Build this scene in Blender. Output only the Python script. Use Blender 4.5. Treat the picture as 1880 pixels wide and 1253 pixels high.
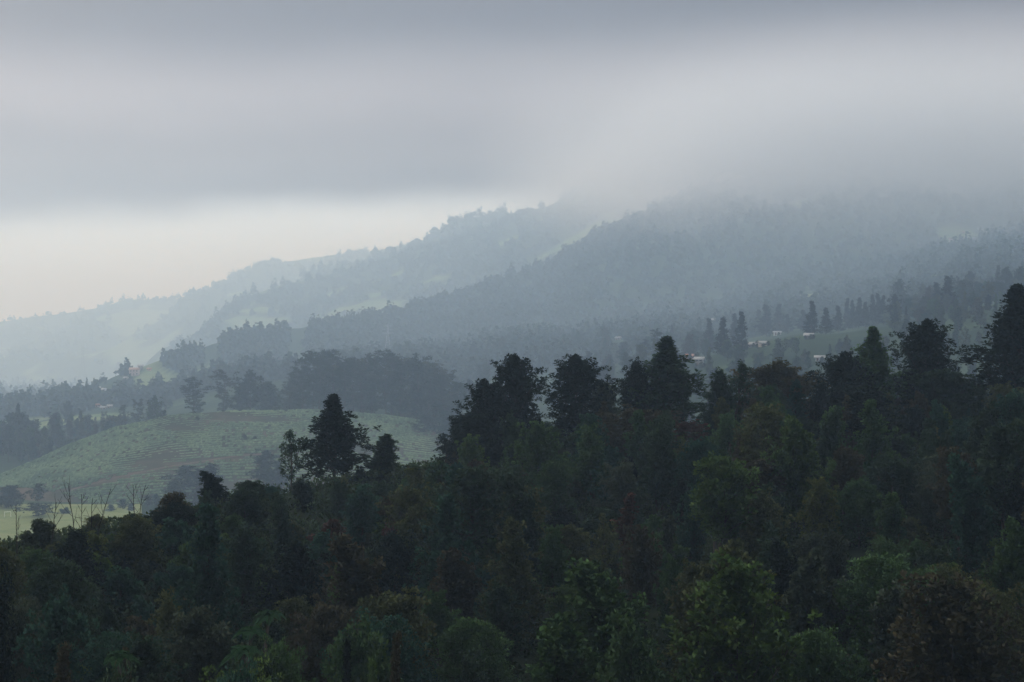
import bpy, math, random
import numpy as np
from mathutils import Vector

R = math.radians
sc = bpy.context.scene
for o in list(bpy.data.objects):
    bpy.data.objects.remove(o)
COL = sc.collection

# ------------------------------------------------------------------ camera
FPX = 2981.0                      # focal length in pixels of a 1880 px wide frame
CX, CY = 940.0, 626.5
cam_d = bpy.data.cameras.new('camera')
cam = bpy.data.objects.new('camera', cam_d)
COL.objects.link(cam)
cam.location = (0, 0, 0)
cam.rotation_euler = (R(90), 0, 0)
cam_d.sensor_width = 36.0
cam_d.lens = 36.0 * FPX / 1880.0
cam_d.clip_start = 0.5
cam_d.clip_end = 40000
sc.camera = cam

# ------------------------------------------------------------------ sky and sun
SUN_AZ = -35.0                    # degrees to the left of the view direction
SUN_EL = 24.0
sun_dir = Vector((math.sin(R(SUN_AZ)) * math.cos(R(SUN_EL)), math.cos(R(SUN_AZ)) * math.cos(R(SUN_EL)), math.sin(R(SUN_EL))))
W = bpy.data.worlds.new('World')
sc.world = W
W.use_nodes = True
nt = W.node_tree
nt.nodes.clear()
N, L = nt.nodes, nt.links


def wn(t, **kw):
    n = N.new(t)
    for k, v in kw.items():
        setattr(n, k, v)
    return n


def wmath(op, a, b=None, c=None, clamp=False):
    n = N.new('ShaderNodeMath')
    n.operation = op
    n.use_clamp = clamp
    for i, v in enumerate((a, b, c)):
        if v is None:
            continue
        if isinstance(v, (int, float)):
            n.inputs[i].default_value = v
        else:
            L.new(v, n.inputs[i])
    return n.outputs[0]


w_out = wn('ShaderNodeOutputWorld')
w_bg = wn('ShaderNodeBackground')
L.new(w_bg.outputs[0], w_out.inputs[0])
sky = wn('ShaderNodeTexSky')
sky.sky_type = 'NISHITA'
sky.sun_disc = False
sky.sun_elevation = R(SUN_EL)
sky.sun_rotation = R(SUN_AZ)
sky.air_density = 1.0
sky.dust_density = 4.0
tc = wn('ShaderNodeTexCoord')
sep = wn('ShaderNodeSeparateXYZ')
L.new(tc.outputs['Generated'], sep.inputs[0])
mp = wn('ShaderNodeMapping')
mp.inputs['Scale'].default_value = (2.8, 2.8, 9.0)
mp.inputs['Rotation'].default_value = (0.0, R(3.0), 0.0)
L.new(tc.outputs['Generated'], mp.inputs[0])
n1 = wn('ShaderNodeTexNoise')
n1.inputs['Scale'].default_value = 1.0
n1.inputs['Detail'].default_value = 5.0
n1.inputs['Roughness'].default_value = 0.5
L.new(mp.outputs[0], n1.inputs['Vector'])
mp2 = wn('ShaderNodeMapping')
mp2.inputs['Scale'].default_value = (5.0, 5.0, 11.0)
mp2.inputs['Location'].default_value = (3.1, 1.7, 0.4)
L.new(tc.outputs['Generated'], mp2.inputs[0])
n2 = wn('ShaderNodeTexNoise')
n2.inputs['Scale'].default_value = 1.0
n2.inputs['Detail'].default_value = 6.0
n2.inputs['Roughness'].default_value = 0.55
L.new(mp2.outputs[0], n2.inputs['Vector'])
# height in the sky, warped by the cloud noise
warp = wmath('MULTIPLY', wmath('SUBTRACT', n1.outputs[0], 0.5), 0.034)
warp2 = wmath('MULTIPLY', wmath('SUBTRACT', n2.outputs[0], 0.5), 0.028)
elev = wmath('ADD', wmath('MULTIPLY_ADD', sep.outputs[0], -0.027, sep.outputs[2]), wmath('ADD', warp, warp2))
mr = wn('ShaderNodeMapRange')
mr.inputs['From Min'].default_value = 0.0
mr.inputs['From Max'].default_value = 0.5
L.new(elev, mr.inputs['Value'])
ramp = wn('ShaderNodeValToRGB')
cr = ramp.color_ramp
cr.interpolation = 'EASE'
SKY_STOPS = [(0.000, (0.94, 1.22, 1.56)), (0.069, (0.95, 1.20, 1.50)), (0.098, (0.10, 0.055, 0.045)), (0.120, (0.18, 0.14, 0.14)),
             (0.156, (0.33, 0.30, 0.33)), (0.200, (0.075, 0.042, 0.045)), (0.245, (0.07, 0.045, 0.05)), (0.31, (0.35, 0.37, 0.41)), (0.50, (0.98, 1.03, 1.10))]
while len(cr.elements) < len(SKY_STOPS):
    cr.elements.new(0.5)
for e, (p, c) in zip(cr.elements, SKY_STOPS):
    e.position = p / 0.5
    e.color = (*c, 1)
L.new(mr.outputs[0], ramp.inputs[0])
# soft streaks of thicker and thinner cloud
streak = wmath('MULTIPLY_ADD', n2.outputs[0], 0.7, 0.65)
mulc = wn('ShaderNodeVectorMath', operation='SCALE')
L.new(ramp.outputs[0], mulc.inputs[0])
L.new(streak, mulc.inputs['Scale'])
skyc = wn('ShaderNodeVectorMath', operation='SCALE')
L.new(sky.outputs[0], skyc.inputs[0])
skyc.inputs['Scale'].default_value = 0.08
mixc = wn('ShaderNodeMix', data_type='RGBA')
mixc.inputs[0].default_value = 0.93      # cloud cover
L.new(skyc.outputs[0], mixc.inputs[6])
L.new(mulc.outputs[0], mixc.inputs[7])
L.new(mixc.outputs[2], w_bg.inputs[0])
w_bg.inputs[1].default_value = 1.0

sun_d = bpy.data.lights.new('sun', 'SUN')
sun_d.energy = 1.5
sun_d.angle = R(25)
sun_d.color = (1.0, 0.98, 0.955)
sun_o = bpy.data.objects.new('sun', sun_d)
COL.objects.link(sun_o)
sun_o.rotation_euler = (-sun_dir).to_track_quat('-Z', 'Y').to_euler()
sun_o.location = sun_dir * 500

# ------------------------------------------------------------------ render settings
vs = sc.view_settings
vs.view_transform = 'Standard'
vs.look = 'None'
vs.gamma = 1.0
vs.use_curve_mapping = False
vs.exposure = -0.05
sc.render.engine = 'CYCLES'
cy = sc.cycles
cy.use_denoising = True
cy.max_bounces = 6
cy.diffuse_bounces = 2
cy.glossy_bounces = 1
cy.transmission_bounces = 2
cy.transparent_max_bounces = 8
cy.volume_bounces = 3
cy.use_adaptive_sampling = True
cy.adaptive_threshold = 0.02
cy.sample_clamp_indirect = 4.0

HAZE_DENSITY = 0.00046
HAZE_TOP = 350.0
GROUND_Z = -106.0

# ------------------------------------------------------------------ helpers
rng = np.random.default_rng(7)
random.seed(7)


def P(px, py, d):
    return ((px - CX) / FPX * d, d, (CY - py) / FPX * d)


def px_of(x, y):
    return CX + FPX * x / y


def py_of(z, y):
    return CY - FPX * z / y


def mesh_np(name, V, F, tint=None, mat=None, smooth=False, normals=None):
    V = np.asarray(V, dtype=np.float32)
    F = np.asarray(F, dtype=np.int32)
    me = bpy.data.meshes.new(name)
    me.vertices.add(len(V))
    me.vertices.foreach_set('co', V.ravel())
    k = F.shape[1]
    me.loops.add(F.size)
    me.loops.foreach_set('vertex_index', F.ravel())
    me.polygons.add(len(F))
    me.polygons.foreach_set('loop_start', np.arange(0, F.size, k, dtype=np.int32))
    if smooth:
        me.polygons.foreach_set('use_smooth', np.ones(len(F), dtype=bool))
    if tint is not None:
        a = me.attributes.new('tint', 'FLOAT', 'FACE')
        a.data.foreach_set('value', np.asarray(tint, dtype=np.float32))
    me.update(calc_edges=True)
    if normals is None:
        me.validate()
    else:
        me.polygons.foreach_set('use_smooth', np.ones(len(F), dtype=bool))
        me.normals_split_custom_set_from_vertices(np.asarray(normals, dtype=np.float32))
    if mat is not None:
        me.materials.append(mat)
    return me


def link(name, me, parent=None, loc=None, rot=None, scale=None):
    o = bpy.data.objects.new(name, me)
    COL.objects.link(o)
    if parent is not None:
        o.parent = parent
    if loc is not None:
        o.location = loc
    if rot is not None:
        o.rotation_euler = rot
    if scale is not None:
        o.scale = scale
    return o


def tag(o, label=None, cat=None, group=None, kind=None):
    if label:
        o['label'] = label
    if cat:
        o['category'] = cat
    if group:
        o['group'] = group
    if kind:
        o['kind'] = kind
    return o


NS = 0.48         # the near hillside's scale
_MA = [0, 290, 420, 520, 700, 900, 1200, 1600, 2100, 2700, 9000]
FS = 1.2           # the far country's scale
TS = 1.3 * FS      # the tea hill's scale
_MB = [v * FS for v in (0, 377, 546, 676, 905, 1140, 1440, 1750, 2120, 2620, 9000)]


def dm(d):
    return float(np.interp(d, _MA, _MB))


# ---- value noise in numpy
_perm = np.random.default_rng(3).random((256, 256)).astype(np.float64)


def vnoise(x, y):
    x = np.asarray(x, float)
    y = np.asarray(y, float)
    xi, yi = np.floor(x).astype(int), np.floor(y).astype(int)
    fx, fy = x - xi, y - yi
    fx = fx * fx * (3 - 2 * fx)
    fy = fy * fy * (3 - 2 * fy)
    g = lambda a, b: _perm[a % 256, b % 256]
    return (g(xi, yi) * (1 - fx) + g(xi + 1, yi) * fx) * (1 - fy) + (g(xi, yi + 1) * (1 - fx) + g(xi + 1, yi + 1) * fx) * fy - 0.5


def fbm(x, y, o=4):
    s, a = 0.0, 1.0
    for i in range(o):
        s = s + a * vnoise(x * 2 ** i + 17.3 * i, y * 2 ** i + 5.1 * i)
        a *= 0.5
    return s


# ------------------------------------------------------------------ materials
def new_mat(name):
    m = bpy.data.materials.new(name)
    m.use_nodes = True
    m.node_tree.nodes.clear()
    return m


def hill_material(name, wood, grass):
    """wooded ground with open fields where the mesh says so"""
    m = noise_material(name, wood, scale=0.02, bump=0.3)
    n, l = m.node_tree.nodes, m.node_tree.links
    b = [x for x in n if x.type == 'BSDF_DIFFUSE'][0]
    old = b.inputs[0].links[0].from_socket
    at = n.new('ShaderNodeAttribute')
    at.attribute_name = 'field'
    nz = n.new('ShaderNodeTexNoise')
    nz.inputs['Scale'].default_value = 0.03
    geo = n.new('ShaderNodeNewGeometry')
    l.new(geo.outputs['Position'], nz.inputs['Vector'])
    rp = n.new('ShaderNodeValToRGB')
    rp.color_ramp.elements[0].position, rp.color_ramp.elements[1].position = 0.38, 0.62
    rp.color_ramp.elements[0].color = (*grass[0], 1)
    rp.color_ramp.elements[1].color = (*grass[1], 1)
    l.new(nz.outputs[0], rp.inputs[0])
    mx = n.new('ShaderNodeMix')
    mx.data_type = 'RGBA'
    l.new(at.outputs['Fac'], mx.inputs[0])
    l.new(old, mx.inputs[6])
    l.new(rp.outputs[0], mx.inputs[7])
    l.new(mx.outputs[2], b.inputs[0])
    return m


def leaf_material(name, translucent=0.35, sheen=0.02):
    """foliage: the object's own colour, varied leaf by leaf; in crowns the tint also holds painted shade"""
    m = new_mat(name)
    n, l = m.node_tree.nodes, m.node_tree.links
    out = n.new('ShaderNodeOutputMaterial')
    oi = n.new('ShaderNodeObjectInfo')
    at = n.new('ShaderNodeAttribute')
    at.attribute_name = 'tint'
    hs = n.new('ShaderNodeHueSaturation')
    l.new(oi.outputs['Color'], hs.inputs['Color'])
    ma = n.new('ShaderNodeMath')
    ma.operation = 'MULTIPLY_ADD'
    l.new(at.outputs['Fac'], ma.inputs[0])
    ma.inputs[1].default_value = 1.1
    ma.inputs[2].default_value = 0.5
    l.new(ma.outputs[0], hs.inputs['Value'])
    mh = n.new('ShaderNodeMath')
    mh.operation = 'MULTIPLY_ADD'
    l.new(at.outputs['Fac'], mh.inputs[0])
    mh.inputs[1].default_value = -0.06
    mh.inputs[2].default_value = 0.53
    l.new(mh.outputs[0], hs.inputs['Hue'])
    d = n.new('ShaderNodeBsdfDiffuse')
    t = n.new('ShaderNodeBsdfTranslucent')
    mx = n.new('ShaderNodeMixShader')
    mx.inputs[0].default_value = translucent
    l.new(hs.outputs[0], d.inputs[0])
    l.new(hs.outputs[0], t.inputs[0])
    l.new(d.outputs[0], mx.inputs[1])
    l.new(t.outputs[0], mx.inputs[2])
    gl = n.new('ShaderNodeBsdfGlossy')
    gl.inputs['Roughness'].default_value = 0.5
    gl.inputs['Color'].default_value = (0.9, 0.95, 1.0, 1)
    mg = n.new('ShaderNodeMixShader')
    mg.inputs[0].default_value = sheen
    l.new(mx.outputs[0], mg.inputs[1])
    l.new(gl.outputs[0], mg.inputs[2])
    l.new(mg.outputs[0], out.inputs[0])
    return m


def noise_material(name, cols, scale=0.05, detail=6, rough=0.95, bump=0.0, stretch=(1, 1, 1)):
    m = new_mat(name)
    n, l = m.node_tree.nodes, m.node_tree.links
    out = n.new('ShaderNodeOutputMaterial')
    if rough >= 0.9:        # soil, bark, plants: no gloss at all
        b = n.new('ShaderNodeBsdfDiffuse')
    else:
        b = n.new('ShaderNodeBsdfPrincipled')
        b.inputs['Roughness'].default_value = rough
        b.inputs['Specular IOR Level'].default_value = 0.15
    geo = n.new('ShaderNodeNewGeometry')
    mpn = n.new('ShaderNodeMapping')
    mpn.inputs['Scale'].default_value = stretch
    l.new(geo.outputs['Position'], mpn.inputs[0])
    nz = n.new('ShaderNodeTexNoise')
    nz.inputs['Scale'].default_value = scale
    nz.inputs['Detail'].default_value = detail
    nz.inputs['Roughness'].default_value = 0.62
    l.new(mpn.outputs[0], nz.inputs['Vector'])
    rp = n.new('ShaderNodeValToRGB')
    while len(rp.color_ramp.elements) < len(cols):
        rp.color_ramp.elements.new(0.5)
    for e, (p, c) in zip(rp.color_ramp.elements, cols):
        e.position = p
        e.color = (*c, 1)
    l.new(nz.outputs[0], rp.inputs[0])
    l.new(rp.outputs[0], b.inputs[0])
    if bump:
        bp = n.new('ShaderNodeBump')
        bp.inputs['Strength'].default_value = bump
        bp.inputs['Distance'].default_value = 0.2
        l.new(nz.outputs[0], bp.inputs['Height'])
        l.new(bp.outputs[0], b.inputs['Normal'])
    l.new(b.outputs[0], out.inputs[0])
    return m


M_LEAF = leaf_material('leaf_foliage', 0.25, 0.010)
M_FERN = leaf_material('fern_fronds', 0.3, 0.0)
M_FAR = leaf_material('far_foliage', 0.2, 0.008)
M_BARK = noise_material('bark', [(0.3, (0.035, 0.028, 0.022)), (0.7, (0.10, 0.085, 0.07))], scale=3.0, stretch=(1, 1, 0.25), bump=0.4)
M_DEADWOOD = noise_material('dead_wood', [(0.3, (0.018, 0.015, 0.013)), (0.7, (0.05, 0.043, 0.038))], scale=4.0, stretch=(1, 1, 0.2), bump=0.3)
M_SLOPE = noise_material('slope_soil_and_moss', [(0.35, (0.014, 0.02, 0.012)), (0.55, (0.020, 0.028, 0.015)), (0.75, (0.034, 0.032, 0.020))], scale=0.25, bump=0.5)
M_HILL = hill_material('wooded_ground', [(0.3, (0.024, 0.038, 0.022)), (0.55, (0.034, 0.054, 0.028)), (0.75, (0.060, 0.085, 0.038))], ((0.13, 0.19, 0.08), (0.18, 0.22, 0.10)))
M_VALLEY = hill_material('valley_ground', [(0.36, (0.022, 0.036, 0.021)), (0.54, (0.032, 0.050, 0.027)), (0.70, (0.065, 0.095, 0.042)), (0.80, (0.075, 0.07, 0.045))], ((0.10, 0.15, 0.06), (0.17, 0.20, 0.09)))
M_TEAGROUND = noise_material('tea_field_soil', [(0.30, (0.032, 0.040, 0.024)), (0.50, (0.050, 0.050, 0.032)), (0.64, (0.10, 0.078, 0.055)), (0.85, (0.15, 0.10, 0.075))], scale=0.045, bump=0.3)
M_GRASS = noise_material('meadow_grass', [(0.3, (0.13, 0.17, 0.06)), (0.6, (0.20, 0.22, 0.09)), (0.8, (0.24, 0.20, 0.11))], scale=0.12)
M_PATH = noise_material('dirt_path', [(0.3, (0.09, 0.068, 0.05)), (0.7, (0.15, 0.11, 0.08))], scale=0.4)
M_PLAIN = noise_material('plain', [(0.3, (0.04, 0.06, 0.03)), (0.7, (0.08, 0.10, 0.05))], scale=0.004)


def flat_mat(name, c, rough=0.7, scale=1.5, var=0.25):
    lo = tuple(v * (1 - var) for v in c)
    hi = tuple(min(1, v * (1 + var)) for v in c)
    return noise_material(name, [(0.3, lo), (0.7, hi)], scale=scale, rough=rough)


def set_field(o, f):
    me = o.data
    a = me.attributes.new('field', 'FLOAT', 'POINT')
    a.data.foreach_set('value', np.clip(np.asarray(f, dtype=np.float32).ravel(), 0, 1))


def wood_noise(x, y, cs, off):
    return fbm(np.asarray(x) / cs + off, np.asarray(y) / cs, 3)


def clear_1(px):
    """how rarely the near slopes open into fields, by column"""
    return np.interp(px, [0, 700, 850, 1380, 1480, 1900], [0.26, 0.28, 0.7, 0.7, 0.30, 0.34])


# ------------------------------------------------------------------ terrain functions
# near hillside: crest below the row of tall trees, as (column, ground row, distance)
CREST = np.array([(-500, 1080, 140), (-200, 1040, 148), (0, 1014, 155), (150, 992, 165), (300, 962, 180), (450, 930, 200), (600, 897, 225),
                  (840, 850, 245), (1000, 822, 255), (1300, 790, 262), (1600, 755, 268), (1880, 715, 272), (2200, 690, 275), (2600, 660, 280)], float)
CREST[:, 2] *= NS


def near_z(x, y):
    x = np.asarray(x, float)
    y = np.asarray(y, float)
    px = CX + FPX * x / np.maximum(y, 1.0)
    px = np.clip(px, -500, 2600)
    Dc = np.interp(px, CREST[:, 0], CREST[:, 2])
    Zc = (CY - np.interp(px, CREST[:, 0], CREST[:, 1])) / FPX * Dc
    Zv = -43.0 * NS
    D0 = 72.0 * NS
    d = y
    t = np.clip((d - D0) / (Dc - D0), 0, 1)
    up = Zv + (Zc - Zv) * (t ** 0.92)
    front = -2.2 + (Zv + 2.2) * np.clip(d / D0, 0, 1) ** 0.75
    z = np.where(d < D0, front, up)
    over = np.maximum(d - Dc, 0)
    z = np.maximum(z - 0.04 * over - 0.36 * np.maximum(over - 7, 0), -68.0)
    return z + 0.65 * fbm(x / 12.0, y / 12.0, 3) * np.clip(d / 33, 0, 1)


V_PX = np.array([-900, -300, 0, 250, 500, 750, 1000, 1250, 1500, 1880, 2300, 2900], float)
V_D = np.array([290, 420, 520, 700, 900, 1200, 1600, 2100, 2700], float)
V_Z = np.array([
    [-40, -40, -39, -39, -42, -51, -66, -80, -90],
    [-39, -38, -37, -37, -40, -49, -64, -78, -89],
    [-38.5, -36.5, -36, -35.5, -38, -47, -61, -76, -88],
    [-38.5, -36, -33.5, -30, -29, -33, -46, -63, -82],
    [-42, -34, -24, -20, -18, -17, -22, -32, -40],
    [-42, -36, -27, -21, -13, -6, -2, 2, 5],
    [-40, -30, -23, -14, -4, 7, 22, 42, 55],
    [-34, -8, -6, -3, 6, 20, 44, 72, 95],
    [-28, -2, 2, 6, 18, 40, 72, 105, 130],
    [-20, 7, 13, 24, 42, 70, 108, 148, 175],
    [-18, 2, 12, 32, 58, 90, 128, 165, 190],
    [-10, 8, 20, 45, 70, 100, 138, 172, 195]], float)
_sc = np.array([dm(v) for v in V_D]) / V_D
V_Z = V_Z * _sc[None, :]
V_D = V_D * _sc
_VLD = np.log(V_D)


def _cr(p0, p1, p2, p3, t):
    return 0.5 * (2 * p1 + (p2 - p0) * t + (2 * p0 - 5 * p1 + 4 * p2 - p3) * t * t + (3 * p1 - p0 - 3 * p2 + p3) * t ** 3)


def valley_z(x, y):
    x = np.asarray(x, float)
    y = np.asarray(y, float)
    px = np.clip(CX + FPX * x / np.maximum(y, 1.0), V_PX[0] + 1, V_PX[-1] - 1)
    ld = np.clip(np.log(np.maximum(y, 1.0)), _VLD[0], _VLD[-1] - 1e-6)
    i = np.clip(np.searchsorted(V_PX, px) - 1, 0, len(V_PX) - 2)
    j = np.clip(np.searchsorted(_VLD, ld) - 1, 0, len(_VLD) - 2)
    tx = (px - V_PX[i]) / (V_PX[i + 1] - V_PX[i])
    td = (ld - _VLD[j]) / (_VLD[j + 1] - _VLD[j])
    tx = tx * tx * (3 - 2 * tx)
    nx, nd = len(V_PX), len(_VLD)
    rows = []
    for k in (0, 1):
        ii = np.clip(i + k, 0, nx - 1)
        q = [V_Z[ii, np.clip(j + m, 0, nd - 1)] for m in (-1, 0, 1, 2)]
        rows.append(_cr(*q, td))
    z = rows[0] * (1 - tx) + rows[1] * tx
    amp = np.clip((y - 520) / 1000, 0.05, 1.0)
    return z + amp * 1.1 * (9.0 * fbm(x / 190.0 + 3, y / 190.0, 3) + 2.0 * fbm(x / 45.0, y / 45.0 + 8, 2))


# tea hill: rows of (column, crest row, crest distance) and a foot
TEA = np.array([(-300, 965, 415), (-150, 930, 415), (0, 872, 420), (60, 848, 425), (130, 817, 432), (210, 787, 442), (310, 764, 452), (400, 757, 460),
                (580, 753, 468), (720, 764, 470), (840, 785, 465), (950, 815, 455), (1050, 860, 445)], float)
TEA[:, 2] *= TS
TEA_FOOT_D, TEA_FOOT_Z = 362.0 * TS, -38.6 * TS


def tea_z(x, y):
    x = np.asarray(x, float)
    y = np.asarray(y, float)
    px = np.clip(CX + FPX * x / np.maximum(y, 1.0), -300, 1050)
    Dc = np.interp(px, TEA[:, 0], TEA[:, 2])
    Zc = (CY - np.interp(px, TEA[:, 0], TEA[:, 1])) / FPX * Dc
    t = (y - TEA_FOOT_D) / (Dc - TEA_FOOT_D)
    tt = np.clip(t, -0.3, 1.0)
    s = np.where(tt > 0, tt * (1.25 - 0.25 * tt), tt)
    z = TEA_FOOT_Z + (Zc - TEA_FOOT_Z) * s
    z = z - 0.10 * np.maximum(y - Dc, 0) - 0.15 * np.maximum(y - Dc - 25, 0)
    return z + 0.5 * fbm(x / 26.0, y / 26.0, 2)


def any_z(x, y):
    """highest ground at a point"""
    a = near_z(x, y) if y < 440 else -999
    b = valley_z(x, y) if y > 453 else -999
    c = tea_z(x, y) if 525 < y < 815 and -500 < px_of(x, y) < 1050 else -999
    e = land_z(x, y) if y > 700 else -999
    return float(max(a, b, c, e))


def polar_grid(name, fz, pxs, ds, mat):
    pxg, dg = np.meshgrid(pxs, ds, indexing='ij')
    X = (pxg - CX) / FPX * dg
    Y = dg
    Z = fz(X, Y)
    V = np.stack([X, Y, Z], -1).reshape(-1, 3)
    n, m = pxg.shape
    idx = np.arange(n * m).reshape(n, m)
    F = np.stack([idx[:-1, :-1], idx[1:, :-1], idx[1:, 1:], idx[:-1, 1:]], -1).reshape(-1, 4)
    me = mesh_np(name, V, F, mat=mat, smooth=True)
    o = link(name, me)
    tag(o, kind='structure')
    return o


# plain reaching the horizon
gv = [(-15000, -1500, GROUND_Z), (15000, -1500, GROUND_Z), (15000, 13500, GROUND_Z), (-15000, 13500, GROUND_Z)]
tag(link('ground', mesh_np('ground', gv, [(0, 1, 2, 3)], mat=M_PLAIN)), kind='structure')
polar_grid('near_hillside', near_z, np.linspace(-500, 2600, 260), np.concatenate([np.linspace(3, 39, 14), np.linspace(42, 180, 110), np.linspace(186, 480, 24)]), M_SLOPE)
polar_grid('tea_hill', tea_z, np.linspace(-300, 1050, 170), np.linspace(526, 820, 100), M_TEAGROUND)
vo = polar_grid('valley_slope', valley_z, np.linspace(-880, 2880, 240), np.exp(np.linspace(math.log(454), math.log(3130), 180)), M_VALLEY)


_c = np.empty(len(vo.data.vertices) * 3, dtype=np.float32)
vo.data.vertices.foreach_get('co', _c)
_c = _c.reshape(-1, 3)
set_field(vo, np.where(_c[:, 1] > 1000, (wood_noise(_c[:, 0], _c[:, 1], 95.0, 70) - clear_1(px_of(_c[:, 0], _c[:, 1]))) * 12, 0))


# ------------------------------------------------------------------ mountain ridges
class Ridge:
    """a ridge: crest line of (column, row, distance); falls toward and away from the viewer"""

    def __init__(self, crest, fs, bs, noise_amp, seed, knee, nu=320):
        c = np.array(crest, float)
        u = np.linspace(c[0, 0], c[-1, 0], nu)
        k = np.array([1, 2, 3, 2, 1.0])
        k /= k.sum()
        pad = lambda a: np.convolve(np.pad(a, 2, mode='edge'), k, mode='valid')
        py, d = pad(np.interp(u, c[:, 0], c[:, 1])), pad(np.interp(u, c[:, 0], c[:, 2]))
        self.cx, self.d, self.cz = (u - CX) / FPX * d, d, (CY - py) / FPX * d
        self.u, self.fs, self.bs, self.amp, self.seed, self.knee = u, fs, bs, noise_amp, seed, knee

    def crest_d(self, px):
        return np.interp(px, self.u, self.d)

    def z(self, x, y):
        x, y = np.asarray(x, float), np.asarray(y, float)
        v = y - np.interp(x, self.cx, self.d)
        s_ = np.abs(v)
        drop = np.where(v < 0, self.fs, self.bs) * s_ * (1 - 0.25 * np.exp(-s_ / 60.0)) + 0.32 * np.maximum(s_ - self.knee, 0)
        gully = fbm(x / 130.0 + self.seed, y / 420.0 + self.seed, 4) * self.amp * np.clip(s_ / 160, 0, 1)
        z = np.interp(x, self.cx, self.cz) - drop + gully + 2.0 * fbm(x / 35.0, y / 35.0 + self.seed, 3)
        return np.where((x < self.cx[0]) | (x > self.cx[-1]), -999.0, z)

    def build(self, name, front, back, mat, fieldf):
        v = np.concatenate([np.linspace(-front, -20, 90), np.linspace(-14, 14, 5), np.linspace(40, back, 8)])
        U, Vv = np.meshgrid(np.arange(len(self.u)), v, indexing='ij')
        X, Y = self.cx[U] + 0.0 * Vv, self.d[U] + Vv
        Z = self.z(np.clip(X, self.cx[0], self.cx[-1]), Y)
        n, m = X.shape
        idx = np.arange(n * m).reshape(n, m)
        F = np.stack([idx[:-1, :-1], idx[1:, :-1], idx[1:, 1:], idx[:-1, 1:]], -1).reshape(-1, 4)
        o = tag(link(name, mesh_np(name, np.stack([X, Y, Z], -1).reshape(-1, 3), F, mat=mat, smooth=True)), kind='structure')
        set_field(o, fieldf(X, Y))
        return o


CR1 = [(-260, 830, 1000), (-100, 802, 1060), (0, 780, 1120), (80, 756, 1185), (150, 722, 1250), (210, 692, 1275), (290, 663, 1300), (380, 636, 1380), (480, 608, 1500), (560, 602, 1560), (630, 584, 1640), (700, 575, 1720), (760, 562, 1780),
       (830, 543, 1850), (900, 520, 1920), (950, 500, 1970), (1000, 488, 2010), (1030, 468, 2040), (1065, 447, 2080), (1100, 428, 2110), (1150, 404, 2160),
       (1200, 384, 2210), (1235, 368, 2250), (1270, 350, 2290), (1350, 330, 2340), (1500, 318, 2380), (1880, 310, 2400), (2300, 312, 2400)]
CR2 = [(300, 640, 2150), (380, 606, 2200), (420, 566, 2260), (455, 545, 2300), (520, 522, 2400), (580, 512, 2460), (640, 494, 2520), (700, 478, 2580),
       (760, 462, 2640), (830, 446, 2720), (880, 426, 2790), (940, 397, 2860), (990, 382, 2910), (1010, 378, 2930), (1060, 347, 2980), (1120, 330, 3000), (1300, 322, 3000), (1700, 330, 3000)]
CR3 = [(-500, 640, 4700), (-200, 612, 4650), (0, 592, 4600), (60, 583, 4600), (130, 574, 4600), (198, 563, 4600), (222, 551, 4600), (330, 549, 4600), (400, 522, 4600), (450, 497, 4600),
       (500, 484, 4600), (600, 470, 4600), (700, 460, 4600), (760, 447, 4550), (900, 450, 4500), (1200, 460, 4500)]
CR4 = [(560, 500, 4150), (680, 475, 4130), (740, 456, 4120), (780, 440, 4110), (830, 407, 4100), (860, 399, 4090), (930, 393, 4080), (1000, 391, 4050), (1200, 392, 4000)]
CR1 = [(p, q, d * 1.14) for p, q, d in CR1]
CR2 = [(p, q, float(np.interp(p, [300, 700, 1060, 1700], [3200, 3500, 3560, 3500]))) for p, q, d in CR2]
CR3 = [(p, q, d * 1.16) for p, q, d in CR3]
CR4 = [(p, q, d * 1.0) for p, q, d in CR4]
RID = [Ridge(CR1, 0.17, 0.5, 22, 1, 520), Ridge(CR2, 0.20, 0.5, 30, 5, 800), Ridge(CR3, 0.16, 0.4, 40, 9, 1200), Ridge(CR4, 0.25, 0.5, 35, 13, 700)]
FIELDS = [lambda X, Y: (wood_noise(X, Y, 95.0, 70) - clear_1(px_of(X, Y))) * 12, lambda X, Y: (wood_noise(X, Y, 120.0, 31) - 0.22) * 12,
          lambda X, Y: (wood_noise(X, Y, 150.0, 12) - 0.22) * 12, lambda X, Y: 0 * X]
for rd, (fr, bk), ff in zip(RID, ((1250, 500), (1400, 500), (1800, 600), (1300, 400)), FIELDS):
    rd.build('mountain_ridge', fr, bk, M_HILL, ff)


def land_z(x, y):
    """highest far ground, vectorised"""
    z = np.maximum(np.where(np.asarray(y) < 3140, valley_z(x, y), -999), GROUND_Z)
    for rd in RID:
        z = np.maximum(z, rd.z(x, y))
    return z


# ------------------------------------------------------------------ plant meshes


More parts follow.
